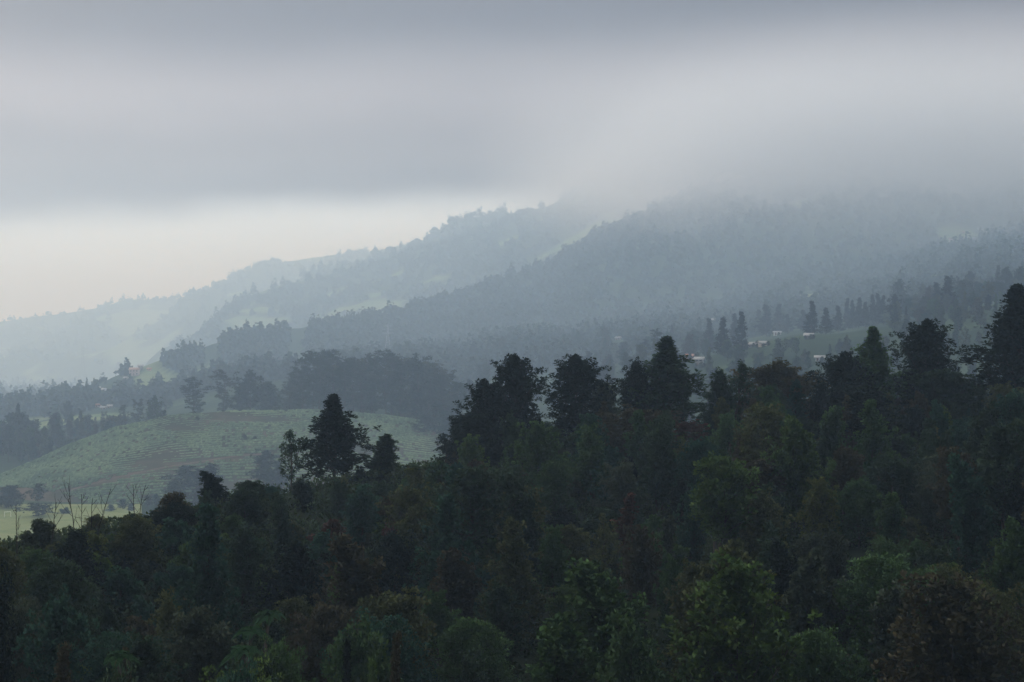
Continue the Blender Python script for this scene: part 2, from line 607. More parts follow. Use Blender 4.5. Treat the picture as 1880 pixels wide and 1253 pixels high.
class Tubes:
    def __init__(self):
        self.V, self.F, self.n = [], [], 0

    def add(self, pts, radii, sides=5):
        pts = np.asarray(pts, float)
        k = len(pts)
        tang = np.gradient(pts, axis=0)
        tang /= np.linalg.norm(tang, axis=1, keepdims=True) + 1e-9
        ref = np.array([0.31, 0.95, 0.1])
        a = np.cross(tang, ref)
        a /= np.linalg.norm(a, axis=1, keepdims=True) + 1e-9
        b = np.cross(tang, a)
        th = np.linspace(0, 2 * np.pi, sides, endpoint=False)
        ring = (np.cos(th)[None, :, None] * a[:, None, :] + np.sin(th)[None, :, None] * b[:, None, :]) * np.asarray(radii)[:, None, None]
        v = (pts[:, None, :] + ring).reshape(-1, 3)
        idx = np.arange(k * sides).reshape(k, sides) + self.n
        nx = np.roll(idx, -1, axis=1)
        f = np.stack([idx[:-1], nx[:-1], nx[1:], idx[1:]], -1).reshape(-1, 4)
        self.V.append(v)
        self.F.append(f)
        self.n += k * sides

    def mesh(self, name, mat):
        return mesh_np(name, np.concatenate(self.V), np.concatenate(self.F), mat=mat, smooth=True)


def unit(v):
    return v / (np.linalg.norm(v, axis=-1, keepdims=True) + 1e-9)


def leaves_from(r, C, rad, per, ll, lw, up=0.35, tuft_t=None, hollow=0.35, flat=1.0, droop=0.0, ctr=None, ext=None):
    """leaf quads spread through tufts at C, shaded as rounded sprays"""
    n = len(C)
    k = np.maximum(3, (np.asarray(per) * np.ones(n)).astype(int))
    ids = np.repeat(np.arange(n), k)
    m = len(ids)
    U = unit(r.normal(size=(m, 3)) + np.array([0, 0, up]))
    q = (hollow + (1 - hollow) * r.random(m) ** 0.6)[:, None]
    off = U * q * np.asarray(rad)[ids][:, None]
    off[:, 2] *= flat
    pos = np.asarray(C)[ids] + off
    A = unit(U + 0.55 * r.normal(size=(m, 3)) + np.array([0, 0, 0.25 - droop]))
    S = unit(np.cross(A, r.normal(size=(m, 3))))
    sc_ = (0.65 + 0.7 * r.random(m))[:, None]
    a = A * ll * 0.5 * sc_
    s = S * lw * 0.5 * sc_
    out = U.copy()
    if ctr is not None:
        out = 0.75 * U + 0.9 * unit((pos - ctr) / ext)
    g = np.cross(A, S)
    NV = unit(out + np.array([0, 0, 0.15]) + 0.35 * r.normal(size=(m, 3)))
    flip = np.sum(g * NV, 1) < 0
    s[flip] *= -1
    V = np.stack([pos - a, pos + s, pos + a, pos - s], 1).reshape(-1, 3)
    F = np.arange(m * 4).reshape(m, 4)[:, ::1]
    if tuft_t is None:
        tuft_t = r.random(n)
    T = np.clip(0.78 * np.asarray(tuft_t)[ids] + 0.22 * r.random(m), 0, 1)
    return V, F, T, np.repeat(NV, 4, axis=0)


def make_tree(seed, H=14.0, cb=0.2, Rmax=3.2, prof=None, nbr=40, ang=(70, 30), sub=4, tr=0.6, per=40, ll=0.3, lw=0.13, trunk_r=0.16,
              stems=1, curve=0.35, upb=0.4, flat=0.8, start=0.4, droop=0.0, lean=0.03, jit=0.25, gap=0.0, mat=None, sides=5, flip=0.62, lead=0.8):
    r = np.random.default_rng(seed)
    prof = prof or (lambda t: math.sin(math.pi * min(1, 0.12 + 0.88 * t)) ** 0.6)
    tb = Tubes()
    C, Rr, TT = [], [], []
    for st in range(stems):
        k = 9
        hh = H * (1.0 if st == 0 else 0.72 + 0.22 * r.random())
        az0 = r.random() * 6.28
        spread = 0 if stems == 1 else 0.10 * H * (0.5 + r.random())
        wob = np.cumsum(r.normal(size=(k, 2)) * H * lean * 0.35, axis=0)
        zz = np.linspace(0, hh, k)
        tr_pts = np.stack([wob[:, 0] + spread * np.cos(az0) * (zz / hh) ** 0.8, wob[:, 1] + spread * np.sin(az0) * (zz / hh) ** 0.8, zz], -1)
        tr_pts[:, :2] -= tr_pts[0, :2]
        rad = trunk_r * (1 if st == 0 else 0.75) * np.linspace(1, 0.12, k) ** 0.9
        pp = tr_pts.copy()
        pp[0, 2] -= 0.8
        tb.add(pp, rad, sides + 1)
        nb = int(nbr * (1 if st == 0 else 0.6))
        for i in range(nb):
            t = (i + r.random()) / nb
            if r.random() < gap:
                continue
            h = hh * (cb + (1 - cb) * t)
            base = np.array([np.interp(h, zz, tr_pts[:, 0]), np.interp(h, zz, tr_pts[:, 1]), h])
            az = i * 2.399 + r.normal() * 0.5
            an = R(ang[0] + (ang[1] - ang[0]) * t + r.normal() * 9)
            Lb = max(0.35, Rmax * prof(t) * (1 + jit * r.normal()) * (1 if stems == 1 else 0.8))
            dr = np.array([math.cos(az) * math.sin(an), math.sin(az) * math.sin(an), math.cos(an)])
            s = np.linspace(0, 1, 5)[:, None]
            bend = np.array([0, 0, 1.0]) * curve * Lb
            pts = base + dr * Lb * s + bend * (s ** 2) * 0.8
            br = max(0.012, trunk_r * 0.30 * (1 - 0.6 * t))
            tb.add(pts, br * np.linspace(1, 0.25, 5), 4)
            tone = r.random()
            ns = max(1, int(sub * (0.5 + Lb / Rmax)))
            # tufts along the branch
            for q in np.linspace(start, 1.0, ns):
                c = pts[0] + (dr * Lb * q + bend * q * q * 0.8)
                C.append(c + r.normal(size=3) * 0.12 * Lb)
                Rr.append(tr * (0.7 + 0.6 * r.random()))
                TT.append(np.clip(flip * tone + (1 - flip) * r.random(), 0, 1))
            for q in range(max(1, ns - 1)):
                f0 = start + (0.95 - start) * r.random()
                b0 = pts[0] + dr * Lb * f0 + bend * f0 * f0 * 0.8
                d2 = unit(dr + 0.75 * r.normal(size=3) + np.array([0, 0, 0.25]))
                l2 = Lb * (0.18 + 0.25 * r.random())
                e = b0 + d2 * l2
                if br > 0.02:
                    tb.add(np.stack([b0, (b0 + e) / 2 + r.normal(size=3) * 0.03 * Lb, e]), br * 0.45 * np.array([1, 0.7, 0.35]), 3)
                C.append(e)
                Rr.append(tr * (0.65 + 0.55 * r.random()))
                TT.append(np.clip(flip * tone + (1 - flip) * r.random(), 0, 1))
        for q in range(3):
            C.append(tr_pts[-1] + np.array([0, 0, -0.5 * q * tr]) + r.normal(size=3) * 0.15 * tr)
            Rr.append(tr * lead)
            TT.append(r.random())
    C, Rr, TT = np.array(C), np.array(Rr), np.array(TT)
    TT = np.clip(0.55 * TT + 0.45 * np.clip((C[:, 2] / H - cb) / (1 - cb) * 0.6 + 0.5 * np.hypot(C[:, 0], C[:, 1]) / Rmax, 0, 1), 0, 1)  # crown shade painted into the tint: low and inner tufts darker, top and rim lighter
    zc = 0.5 * (C[:, 2].max() + C[:, 2].min())
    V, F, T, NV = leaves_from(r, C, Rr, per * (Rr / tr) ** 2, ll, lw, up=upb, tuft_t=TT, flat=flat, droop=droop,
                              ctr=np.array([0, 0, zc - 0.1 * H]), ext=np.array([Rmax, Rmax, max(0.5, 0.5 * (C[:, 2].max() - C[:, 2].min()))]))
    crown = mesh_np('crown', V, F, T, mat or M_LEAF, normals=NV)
    trunk = tb.mesh('trunk', M_BARK)
    return dict(trunk=trunk, crown=crown, H=float(V[:, 2].max()), W=float(np.percentile(np.abs(V[:, :2]), 97) * 2), n=len(F))


P_OVOID = lambda t: (0.55 + 1.4 * t * (1 - t) * 1.25) * (1 - t ** 3.5) + 0.12
P_EGG = lambda t: (0.62 + 1.45 * t * (1 - t)) * max(0.0, 1 - t ** 2.6) ** 0.75 + 0.08
P_CONE2 = lambda t: (1 - t) ** 0.55 * (0.7 + 0.5 * t) + 0.06
P_CONE = lambda t: (1 - t) ** 0.75 * 0.95 + 0.10
P_DOME = lambda t: math.sqrt(max(0, 1 - (0.95 * t) ** 2)) * (0.75 + 0.25 * min(1, t * 4)) + 0.05
P_UMB = lambda t: 0.5 + 0.5 * math.sin(math.pi * min(1, t * 0.8 + 0.15))

T = {}
# near slope trees (leaf detail matters)
T['tufted'] = [make_tree(11 + i, H=14, cb=0.08 + 0.05 * (i % 3), Rmax=3.0, prof=(P_EGG, P_CONE2, P_EGG, P_OVOID, P_CONE2, P_EGG)[i], nbr=104, ang=(74, 20), sub=4, start=0.28, tr=0.39, per=23, lead=0.5, ll=0.33, lw=0.19, stems=1 + (i % 2), curve=0.6, gap=0.06, flat=1.2, jit=0.3, flip=0.5, lean=0.05) for i in range(4)]
P_HERO = lambda t: (0.72 + 0.8 * t if t < 0.35 else max(0.0, 1 - ((t - 0.35) / 0.65) ** 1.8)) + 0.07
P_SPIRE = lambda t: (1 - t) ** 0.85 + 0.05
T['hero'] = [make_tree(301 + i, H=14, cb=0.06, Rmax=2.9, prof=(P_HERO, P_SPIRE, P_HERO)[i], nbr=120, ang=(72, 18), sub=4, start=0.3, tr=0.36, per=26, ll=0.31, lw=0.16, stems=1, curve=0.55,
                       gap=0.12, flat=1.35, jit=0.22, flip=0.5, lead=0.45, lean=0.015) for i in range(3)]
T['conic'] = [make_tree(31 + i, H=15, cb=0.07, Rmax=3.2, prof=P_CONE, nbr=92, ang=(76, 28), sub=4, start=0.3, tr=0.42, per=27, lead=0.5, ll=0.33, lw=0.18, curve=0.55, gap=0.05, jit=0.26, flat=1.15, flip=0.5) for i in range(3)]
T['round'] = [make_tree(51 + i, H=9, cb=0.18, Rmax=3.9, prof=P_DOME, nbr=40, ang=(86, 25), sub=5, tr=0.66, per=42, ll=0.30, lw=0.20, stems=1 + (i % 2), curve=0.25, flat=0.75) for i in range(4)]
T['feather'] = [make_tree(71 + i, H=11, cb=0.30, Rmax=3.3, prof=P_UMB, nbr=30, ang=(62, 28), sub=5, tr=0.60, per=32, ll=0.36, lw=0.14, stems=2, curve=0.15, flat=0.6, droop=0.35, gap=0.1) for i in range(3)]
T['trunked'] = [make_tree(81 + i, H=13, cb=0.42, Rmax=3.0, prof=P_EGG, nbr=46, ang=(72, 24), sub=4, tr=0.46, per=28, ll=0.34, lw=0.17, trunk_r=0.2, stems=2 - i % 2, curve=0.4, gap=0.08, flat=1.0) for i in range(3)]
T['sparse'] = [make_tree(91 + i, H=10, cb=0.22, Rmax=2.0, prof=P_CONE, nbr=26, ang=(62, 25), sub=3, tr=0.36, per=20, ll=0.30, lw=0.13, curve=0.6, gap=0.10, jit=0.35, flat=1.2) for i in range(3)]
T['shrub'] = [make_tree(111 + i, H=3.2, cb=0.08, Rmax=1.9, prof=P_DOME, nbr=22, ang=(84, 15), sub=3, tr=0.44, per=40, ll=0.24, lw=0.16, trunk_r=0.06, stems=2, curve=0.3) for i in range(4)]
T['column'] = [make_tree(141 + i, H=12, cb=0.05, Rmax=0.95, prof=lambda t: 0.9 * (1 - t ** 3) + 0.15, nbr=60, ang=(55, 20), sub=2, tr=0.36, per=30, ll=0.26, lw=0.14, trunk_r=0.10, curve=0.5) for i in range(2)]
T['finecolumn'] = [make_tree(151 + i, H=12, cb=0.05, Rmax=0.9, prof=lambda t: 0.9 * (1 - t ** 3) + 0.12, nbr=110, ang=(58, 20), sub=3, tr=0.30, per=34, ll=0.15, lw=0.07, trunk_r=0.10, curve=0.5, flat=1.2) for i in range(2)]
T['fineconic'] = [make_tree(161 + i, H=14, cb=0.1, Rmax=2.2, prof=P_CONE, nbr=110, ang=(80, 35), sub=4, tr=0.32, per=36, ll=0.17, lw=0.06, trunk_r=0.14, curve=0.35) for i in range(2)]
T['creeper'] = [make_tree(171 + i, H=9, cb=0.1, Rmax=4.2, prof=P_DOME, nbr=60, ang=(86, 20), sub=6, tr=0.6, per=40, ll=0.20, lw=0.15, stems=1, curve=0.2, flat=0.8, jit=0.1 + 0.12 * i) for i in range(2)]
# mid-distance trees
T['cypress'] = [make_tree(201 + i, H=16, cb=0.04, Rmax=2.4, prof=lambda t: (1 - t) ** 0.95 * 1.0 + 0.03, nbr=50, ang=(68, 30), sub=3, tr=0.62, per=13, ll=0.75, lw=0.30, curve=0.45, mat=M_FAR, jit=0.14, lead=0.42) for i in range(3)]
T['pine'] = [make_tree(221 + i, H=20, cb=0.12, Rmax=3.3, prof=lambda t: 0.55 + 0.6 * t * (1.25 - t) * 1.6, nbr=34, ang=(82, 40), sub=4, tr=0.75, per=13, ll=0.7, lw=0.28, curve=0.2, flat=0.5, gap=0.12, mat=M_FAR, jit=0.3, trunk_r=0.24) for i in range(4)]
T['mid'] = [make_tree(241 + i, H=10, cb=0.16, Rmax=3.6, prof=P_DOME, nbr=28, ang=(85, 20), sub=3, tr=0.85, per=15, ll=0.75, lw=0.36, stems=1 + i % 2, curve=0.3, mat=M_FAR) for i in range(4)]
T['midtall'] = [make_tree(261 + i, H=14, cb=0.18, Rmax=2.8, prof=P_OVOID, nbr=34, ang=(68, 25), sub=3, tr=0.7, per=14, ll=0.72, lw=0.34, curve=0.4, mat=M_FAR, jit=0.3) for i in range(3)]
T['midumb'] = [make_tree(281 + i, H=8, cb=0.35, Rmax=4.2, prof=P_UMB, nbr=24, ang=(86, 62), sub=4, tr=0.6, per=13, ll=0.65, lw=0.26, curve=0.08, flat=0.4, mat=M_FAR) for i in range(2)]
print('plant faces', {k: [t['n'] for t in v] for k, v in T.items()})

# ------------------------------------------------------------------ placing plants
TONES = {   # real leaf colours
    'dark green': (0.040, 0.074, 0.036), 'blackish green': (0.017, 0.030, 0.019), 'olive green': (0.090, 0.112, 0.038), 'brownish green': (0.076, 0.072, 0.036),
    'blue-green': (0.036, 0.092, 0.058), 'mid green': (0.066, 0.136, 0.044), 'fresh green': (0.084, 0.155, 0.040), 'yellow-green': (0.120, 0.155, 0.036),
    'russet': (0.105, 0.054, 0.030), 'grey-green': (0.070, 0.096, 0.056), 'pale green': (0.105, 0.150, 0.068)}
USED = set()
PLANTS = []          # (px, top row, distance, half-width px) of what is placed


def plant(name, tmpl, x, y, h, label, cat='tree', tone='dark green', group=None, wide=1.0, rz=None, z=None, leaf='crown', lumi=1.0):
    if z is None:
        z = any_z(x, y)
    s = h / tmpl['H']
    root = bpy.data.objects.new(name, None)
    COL.objects.link(root)
    root.empty_display_size = 0.5
    root.location = (x, y, z - 0.15)
    root.rotation_euler = (0, 0, random.uniform(0, 6.283) if rz is None else rz)
    root.scale = (s * wide, s * wide, s)
    tag(root, label, cat, group)
    link('trunk' if cat == 'tree' else 'stems', tmpl['trunk'], root)
    c = link(leaf, tmpl['crown'], root)
    col = np.array(TONES[tone]) * lumi * (0.56 if tmpl['crown'].materials[0] is M_FAR else 1.0) * random.uniform(0.9, 1.1)
    c.color = (*col, 1)
    px = px_of(x, y)
    PLANTS.append((px, py_of(z + h, y), y, 0.5 * tmpl['W'] * s * wide / y * FPX))
    USED.add(label)
    return root


def put(name, kind, px, top, d, label, tone, cat='tree', w=None, group=None, var=None, rz=None, minh=1.0, lumi=1.0):
    """a plant whose tip shows at column px, row top, at distance d; w its crown width in photo pixels"""
    x = (px - CX) / FPX * d
    z = any_z(x, d)
    h = max(minh, (CY - top) / FPX * d - z)
    v = T[kind]
    t = v[var % len(v)] if var is not None else random.choice(v)
    wide = 1.0
    if w is not None:
        wide = (w / FPX * d) / (t['W'] * h / t['H'])
        wide = min(2.1, max(0.45, wide))
    return plant(name, t, x, d, h, label, cat, tone, group, wide, rz, lumi=lumi, leaf='crown' if cat == 'tree' else 'foliage')


# --- the trees that stand out on and below the near crest
NEARG = 'trees on the near hillside'
for a in [
    ('tufted_tree', 'sparse', 535, 783, 232, 'thin young tree with airy tufts, against the tea field', 'dark green', 62, 0),
    ('tufted_tree', 'conic', 614, 718, 238, 'tall dark conical tree standing alone against the tea hill', 'blackish green', 108, 0),
    ('tufted_tree', 'tufted', 703, 790, 236, 'shorter fork-topped tree next to the lone conical tree', 'dark green', 96, 1),
    ('tufted_tree', 'sparse', 818, 806, 240, 'small tree with two hanging tufts beside the big dark clump', 'blackish green', 44, 1),
    ('tufted_tree', 'tufted', 950, 644, 252, 'tall twin-crowned tree at the head of the dark clump', 'blackish green', 88, 2),
    ('tufted_tree', 'tufted', 893, 690, 250, 'lower shoulder tree leaning on the twin-crowned tree', 'blackish green', 74, 0),
    ('tufted_tree', 'round', 862, 748, 246, 'bulky dark tree at the outer end of the dark clump', 'blackish green', 86, 1),
    ('tufted_tree', 'tufted', 1060, 645, 255, 'egg-shaped dark tree between two taller crest trees', 'blackish green', 100, 0),
    ('tufted_tree', 'conic', 1226, 612, 258, 'tallest pointed tree in the middle of the crest', 'dark green', 128, 1),
    ('tufted_tree', 'tufted', 1172, 650, 256, 'narrow tree tucked against the tallest pointed tree', 'blackish green', 66, 3),
    ('round_tree', 'round', 1172, 738, 238, 'large round brownish tree in front of the tallest pointed tree', 'brownish green', 172, 0),
    ('tufted_tree', 'sparse', 1352, 655, 254, 'spiky-topped slim tree near the orange-roofed house', 'dark green', 62, 2),
    ('tufted_tree', 'tufted', 1318, 668, 250, 'second slim tree in front of the spiky-topped one', 'dark green', 58, 1),
    ('round_tree', 'round', 1432, 652, 262, 'broad domed tree with shoots rising from its top', 'brownish green', 158, 2),
    ('tufted_tree', 'conic', 1603, 594, 262, 'green pointed tree below the row of cypresses', 'mid green', 92, 2),
    ('tufted_tree', 'tufted', 1550, 640, 256, 'dark ragged tree in front of the green pointed tree', 'blackish green', 88, 2),
    ('tufted_tree', 'tufted', 1698, 580, 262, 'stout dark egg-shaped tree on the higher crest', 'blackish green', 98, 2),
    ('round_tree', 'round', 1735, 672, 256, 'low spreading tree at the foot of the stout dark tree', 'dark green', 110, 3),
    ('conifer', 'conic', 1866, 516, 258, 'tall conifer with tiered branches at the frame edge', 'blackish green', 140, 2),
    ('tufted_tree', 'tufted', 400, 858, 196, 'dark upright tree at the low end of the crest', 'blackish green', 62, 1),
    ('tufted_tree', 'round', 462, 876, 202, 'dark bushy tree beside the low upright one', 'dark green', 110, 3),
    ('round_tree', 'round', 322, 912, 176, 'dark round bush-like tree below the dead poles', 'blackish green', 78, 2),
    ('columnar_tree', 'tufted', 150, 958, 152, 'blackish columnar tree under the bare saplings', 'blackish green', 72, 0),
    ('tufted_tree', 'tufted', -6, 975, 118, 'dark tree cut by the frame edge above the valley meadow', 'blackish green', 60, 3),
    ('feathery_tree', 'feather', 826, 868, 222, 'feathery flat-topped tree below the big dark clump', 'olive green', 140, 0),
    ('tufted_tree', 'tufted', 905, 800, 236, 'dark tree filling the front of the big dark clump', 'blackish green', 120, 1),
    ('tufted_tree', 'round', 1000, 770, 244, 'dark rounded tree between the clump and the egg-shaped tree', 'dark green', 110, 0),
    ('tufted_tree', 'tufted', 1040, 925, 196, 'shadowy tree standing halfway down the slope', 'blackish green', 100, 2),
    ('feathery_tree', 'trunked', 735, 900, 200, 'thin brownish tree with bare lower stems', 'brownish green', 110, 1),
    ('feathery_tree', 'trunked', 1390, 832, 196, 'brownish open tree with one long dark trunk', 'brownish green', 132, 1),
    ('tufted_tree', 'trunked', 1592, 702, 226, 'tall tree on two dark bare trunks', 'blackish green', 128, 0),
    ('columnar_tree', 'column', 1150, 900, 190, 'rust-topped columnar tree among bright shrubs', 'russet', 50, 0),
    ('columnar_tree', 'tufted', 1502, 868, 186, 'tree with yellow and reddish young leaves', 'yellow-green', 66, 2),
    ('round_tree', 'creeper', 1622, 1002, 142, 'wide round green tree low on the slope', 'mid green', 226, 0),
    ('round_tree', 'creeper', 1802, 1046, 138, 'olive round tree beside the wide green one', 'olive green', 180, 1),
    ('round_tree', 'round', 592, 966, 178, 'small glossy blue-green dome in mid slope', 'blue-green', 84, 2),
    ('round_tree', 'shrub', 626, 1022, 168, 'little fresh green dome under the blue-green dome', 'fresh green', 46, 0),
    ('round_tree', 'round', 562, 1036, 160, 'dark little tree with rusty tips beside the tree fern', 'brownish green', 70, 3),
    ('round_tree', 'round', 706, 1066, 140, 'large soft willow-like olive tree low on the slope', 'olive green', 134, 1),
    ('round_tree', 'round', 600, 1084, 136, 'brownish soft tree leaning against the willow-like one', 'brownish green', 120, 0),
    ('round_tree', 'round', 655, 1120, 126, 'green soft tree in front of the willow-like one', 'mid green', 130, 2),
    ('round_tree', 'creeper', 476, 1168, 112, 'leafy tree hiding the stem of the bright tree fern', 'dark green', 80, 1),
    ('round_tree', 'creeper', 440, 1196, 104, 'leafy tree at the foot of the lowest tree fern', 'blue-green', 84, 2),
    ('round_tree', 'creeper', 520, 1150, 116, 'leafy tree between the tree fern and the willow-like tree', 'mid green', 80, 3),
    ('round_tree', 'creeper', 214, 1196, 94, 'leafy tree under the dim tree fern', 'dark green', 80, 0),
    ('feathery_tree', 'feather', 372, 1098, 124, 'drooping bamboo-like pale tree near the tree ferns', 'grey-green', 128, 0),
    ('feathery_tree', 'feather', 318, 1072, 132, 'small drooping tree behind the bamboo-like one', 'olive green', 70, 2),
    ('conifer', 'fineconic', 110, 1166, 100, 'brown-black conifer tip poking into the low corner', 'brownish green', 92, 1),
    ('conifer', 'fineconic', 240, 1176, 102, 'second brown conifer tip next to the corner one', 'brownish green', 80, 2),
    ('columnar_tree', 'finecolumn', 632, 1154, 104, 'slim black columnar tree in front of the willow-like tree', 'blackish green', 30, 0),
    ('columnar_tree', 'finecolumn', 726, 1144, 104, 'slim columnar tree with a reddish tip', 'brownish green', 36, 1),
    ('columnar_tree', 'finecolumn', 686, 1194, 100, 'short columnar tree with a green tip between two slim ones', 'fresh green', 24, 0),
    ('tufted_tree', 'round', 1265, 765, 246, 'rusty tree half hidden behind the round brownish tree', 'russet', 60, 0),
    ('round_tree', 'round', 1110, 690, 262, 'small pale sapling in the gap beside the egg-shaped tree', 'grey-green', 40, 1),
    ('tufted_tree', 'tufted', 1478, 760, 240, 'ragged dark tree under the broad dome', 'dark green', 110, 1),
    ('tufted_tree', 'tufted', 1300, 800, 236, 'blue-green tree standing in a dark hollow', 'blue-green', 90, 3),
    ('round_tree', 'round', 1780, 760, 236, 'blue-green rounded tree under the tiered conifer', 'blue-green', 120, 2),
    ('tufted_tree', 'tufted', 1660, 790, 232, 'pale-stemmed tree between the two-trunked and stout trees', 'mid green', 96, 0),
    ('round_tree', 'round', 1838, 860, 210, 'brownish rounded tree by the frame edge', 'brownish green', 130, 0),
    ('round_tree', 'creeper', 430, 1198, 108, 'mound of big-leaved creeper at the bottom of the frame', 'fresh green', 190, 1),
]:
    nm, kd, px, top, d, lab, tone, w, var = a
    if kd in ('tufted', 'conic') and top < 770:
        var = 1 if kd == 'conic' else (0, 2)[var % 2]
        kd = 'hero'
    put(nm, kd, px, top, d * NS, lab, tone, w=w * (1.06 if kd == 'hero' else (1.12 if w < 150 else 1.0)), var=var, group=NEARG if nm != 'leafy_shrub' else 'shrubs on the near hillside', minh=0.6, cat='tree' if nm != 'leafy_shrub' else 'shrub')

SKY = np.array([(-300, 1000), (0, 984), (100, 968), (200, 948), (300, 915), (370, 905), (420, 890), (500, 885), (600, 880), (700, 868), (800, 850), (850, 800), (900, 760), (1000, 760),
                (1100, 740), (1200, 760), (1280, 790), (1320, 740), (1400, 700), (1500, 710), (1560, 690), (1650, 690), (1760, 720), (1820, 690), (1880, 640), (2200, 600)], float)
LAND = [(535, 860, 'the thin young tree'), (614, 860, 'the lone conical tree'), (703, 860, 'the fork-topped tree'), (880, 800, 'the big dark clump'), (1060, 800, 'the egg-shaped tree'),
        (1172, 860, 'the round brownish tree'), (1300, 850, 'the dark hollow'), (1440, 780, 'the broad domed tree'), (1592, 860, 'the two-trunked tree'), (1700, 760, 'the stout dark tree'),
        (1850, 720, 'the tiered conifer'), (400, 940, 'the low upright tree'), (322, 960, 'the dead poles'), (150, 1030, 'the bare saplings'), (826, 940, 'the feathery flat-topped tree'),
        (1040, 1000, 'the shadowy mid-slope tree'), (1390, 960, 'the tree with one long trunk'), (1150, 960, 'the rust-topped tree'), (1502, 930, 'the yellow and red tree'), (1622, 1080, 'the wide green tree'),
        (1802, 1120, 'the olive round tree'), (592, 1000, 'the blue-green dome'), (470, 1120, 'the tree ferns'), (650, 1120, 'the willow-like tree'), (372, 1150, 'the bamboo-like tree'),
        (110, 1190, 'the corner conifer'), (726, 1190, 'the slim reddish-tipped tree'), (900, 1150, 'the dim foot of the slope'), (1150, 1150, 'the lower brown thicket'), (1350, 1130, 'the dark lower thicket'),
        (1250, 980, 'the bright shrub patch'), (40, 1120, 'the shady corner slope'), (220, 1080, 'the mossy low slope'), (1720, 930, 'the upper shaded thicket')]
FORMW = {'tufted': ('tufted_tree', 'tree', 'tufted upright tree'), 'conic': ('tufted_tree', 'tree', 'pointed tree'), 'round': ('round_tree', 'tree', 'rounded tree'), 'feather': ('feathery_tree', 'tree', 'feathery tree'),
         'trunked': ('tufted_tree', 'tree', 'bare-stemmed tree'), 'sparse': ('tufted_tree', 'tree', 'thin sapling'), 'shrub': ('leafy_shrub', 'shrub', 'leafy shrub')}


def rel_label(px, py, kind, h):
    order = sorted(LAND, key=lambda q: (q[0] - px) ** 2 + (q[1] - py) ** 2)
    size = {'shrub': [(0, 2.6, 'small'), (2.6, 3.6, 'middling'), (3.6, 99, 'large')]}.get(kind, [(0, 6.5, 'low'), (6.5, 9.5, 'middling'), (9.5, 99, 'tall')])
    sw = [w for lo, hi, w in size if lo <= h < hi][0]
    for q in order[:3]:
        dx, dy = px - q[0], py - q[1]
        rel = ('beside' if abs(dx) > abs(dy) * 1.2 else ('below' if dy > 0 else 'just above'))
        tones = list(NTONE)
        w8 = [NTW[t] for t in tones]
        for _ in range(7):
            t = random.choices(tones, w8)[0]
            lab = f'{sw} {t} {FORMW[kind][2]} {rel} {q[2]}'
            if lab not in USED:
                return t, lab
    for q in order[:9]:
        dx, dy = px - q[0], py - q[1]
        rel = ('beside' if abs(dx) > abs(dy) * 1.2 else ('below' if dy > 0 else 'just above'))
        for t in TONES:
            lab = f'{sw} {t} {FORMW[kind][2]} {rel} {q[2]}'
            if lab not in USED:
                return t, lab
    return None


NTW = {'dark green': 5, 'blackish green': 2, 'olive green': 3, 'brownish green': 2.2, 'blue-green': 3, 'mid green': 2.8, 'fresh green': 1.5, 'yellow-green': 0.12, 'russet': 0.3, 'grey-green': 1.2}
NTONE = list(NTW)


def fill_near(n, kinds, hs, dmin, spacing, seed, pxr=None):
    r = random.Random(seed)
    placed = 0
    spots = [(p[0], p[2]) for p in PLANTS]
    tries = 0
    while placed < n and tries < n * 60:
        tries += 1
        px = r.uniform(*(pxr or ((-40, 1930) if dmin < 200 else (560, 1930))))
        Dc = float(np.interp(px, CREST[:, 0], CREST[:, 2]))
        # spread evenly over the slope as it is seen
        d = dmin * NS + (Dc + 2 - dmin * NS) * r.random() ** 0.62
        x = (px - CX) / FPX * d
        if any(abs((q[0] - CX) / FPX * q[1] - x) < spacing * NS and abs(q[1] - d) < spacing * NS * 1.3 for q in spots):
            continue
        k = r.choices([a for a, _ in kinds], [b for _, b in kinds])[0]
        h = r.uniform(*hs[k]) * NS * (r.choice([0.7, 1, 1, 1, 1.35]) if k != 'shrub' else 1)
        z = any_z(x, d)
        lim = float(np.interp(px, SKY[:, 0], SKY[:, 1])) + (r.uniform(-34, 44) if px < 560 else r.uniform(-18, 50))
        h = min(h, (CY - lim) / FPX * d - z)
        if h < 0.7:
            continue
        gp = py_of(z + h * 0.5, d)
        if gp > 1330:
            continue
        random.seed(seed * 1000 + placed)
        got = rel_label(px, min(gp, 1240), k, h / NS)
        if not got:
            continue
        nm, cat, _f = FORMW[k]
        tm = r.choice(T[k]) if not (k == 'round' and h > 3.6) else r.choice(T['creeper'])
        plant(nm, tm, x, d, h, got[1], cat, got[0], 'shrubs on the near hillside' if cat == 'shrub' else NEARG, r.uniform(0.8, 1.4), z=z, leaf='crown' if cat == 'tree' else 'foliage')
        spots.append((px, d))
        placed += 1
    return placed


n_c = fill_near(46, [('tufted', 4), ('conic', 1.5), ('round', 1.5)], {'tufted': (8, 13), 'conic': (8, 12), 'round': (6, 9)}, 215, 4.0, 20)
n_c += fill_near(34, [('round', 3), ('tufted', 1.2), ('shrub', 2)], {'tufted': (4, 6), 'round': (3, 5.5), 'shrub': (2.4, 4.6)}, 140, 2.6, 19, (-40, 580))
n_a = fill_near(150, [('tufted', 5), ('conic', 2.0), ('round', 3.2), ('feather', 2.2), ('trunked', 1.6), ('sparse', 0.4)], {'tufted': (8, 15), 'conic': (8, 15), 'round': (5.5, 10), 'feather': (7, 12), 'trunked': (9, 15), 'sparse': (5, 9)}, 112, 4.7, 21)
n_b = fill_near(230, [('shrub', 1)], {'shrub': (2.2, 5.2)}, 118, 2.1, 22)
print('near fill', n_a, n_b, n_c)

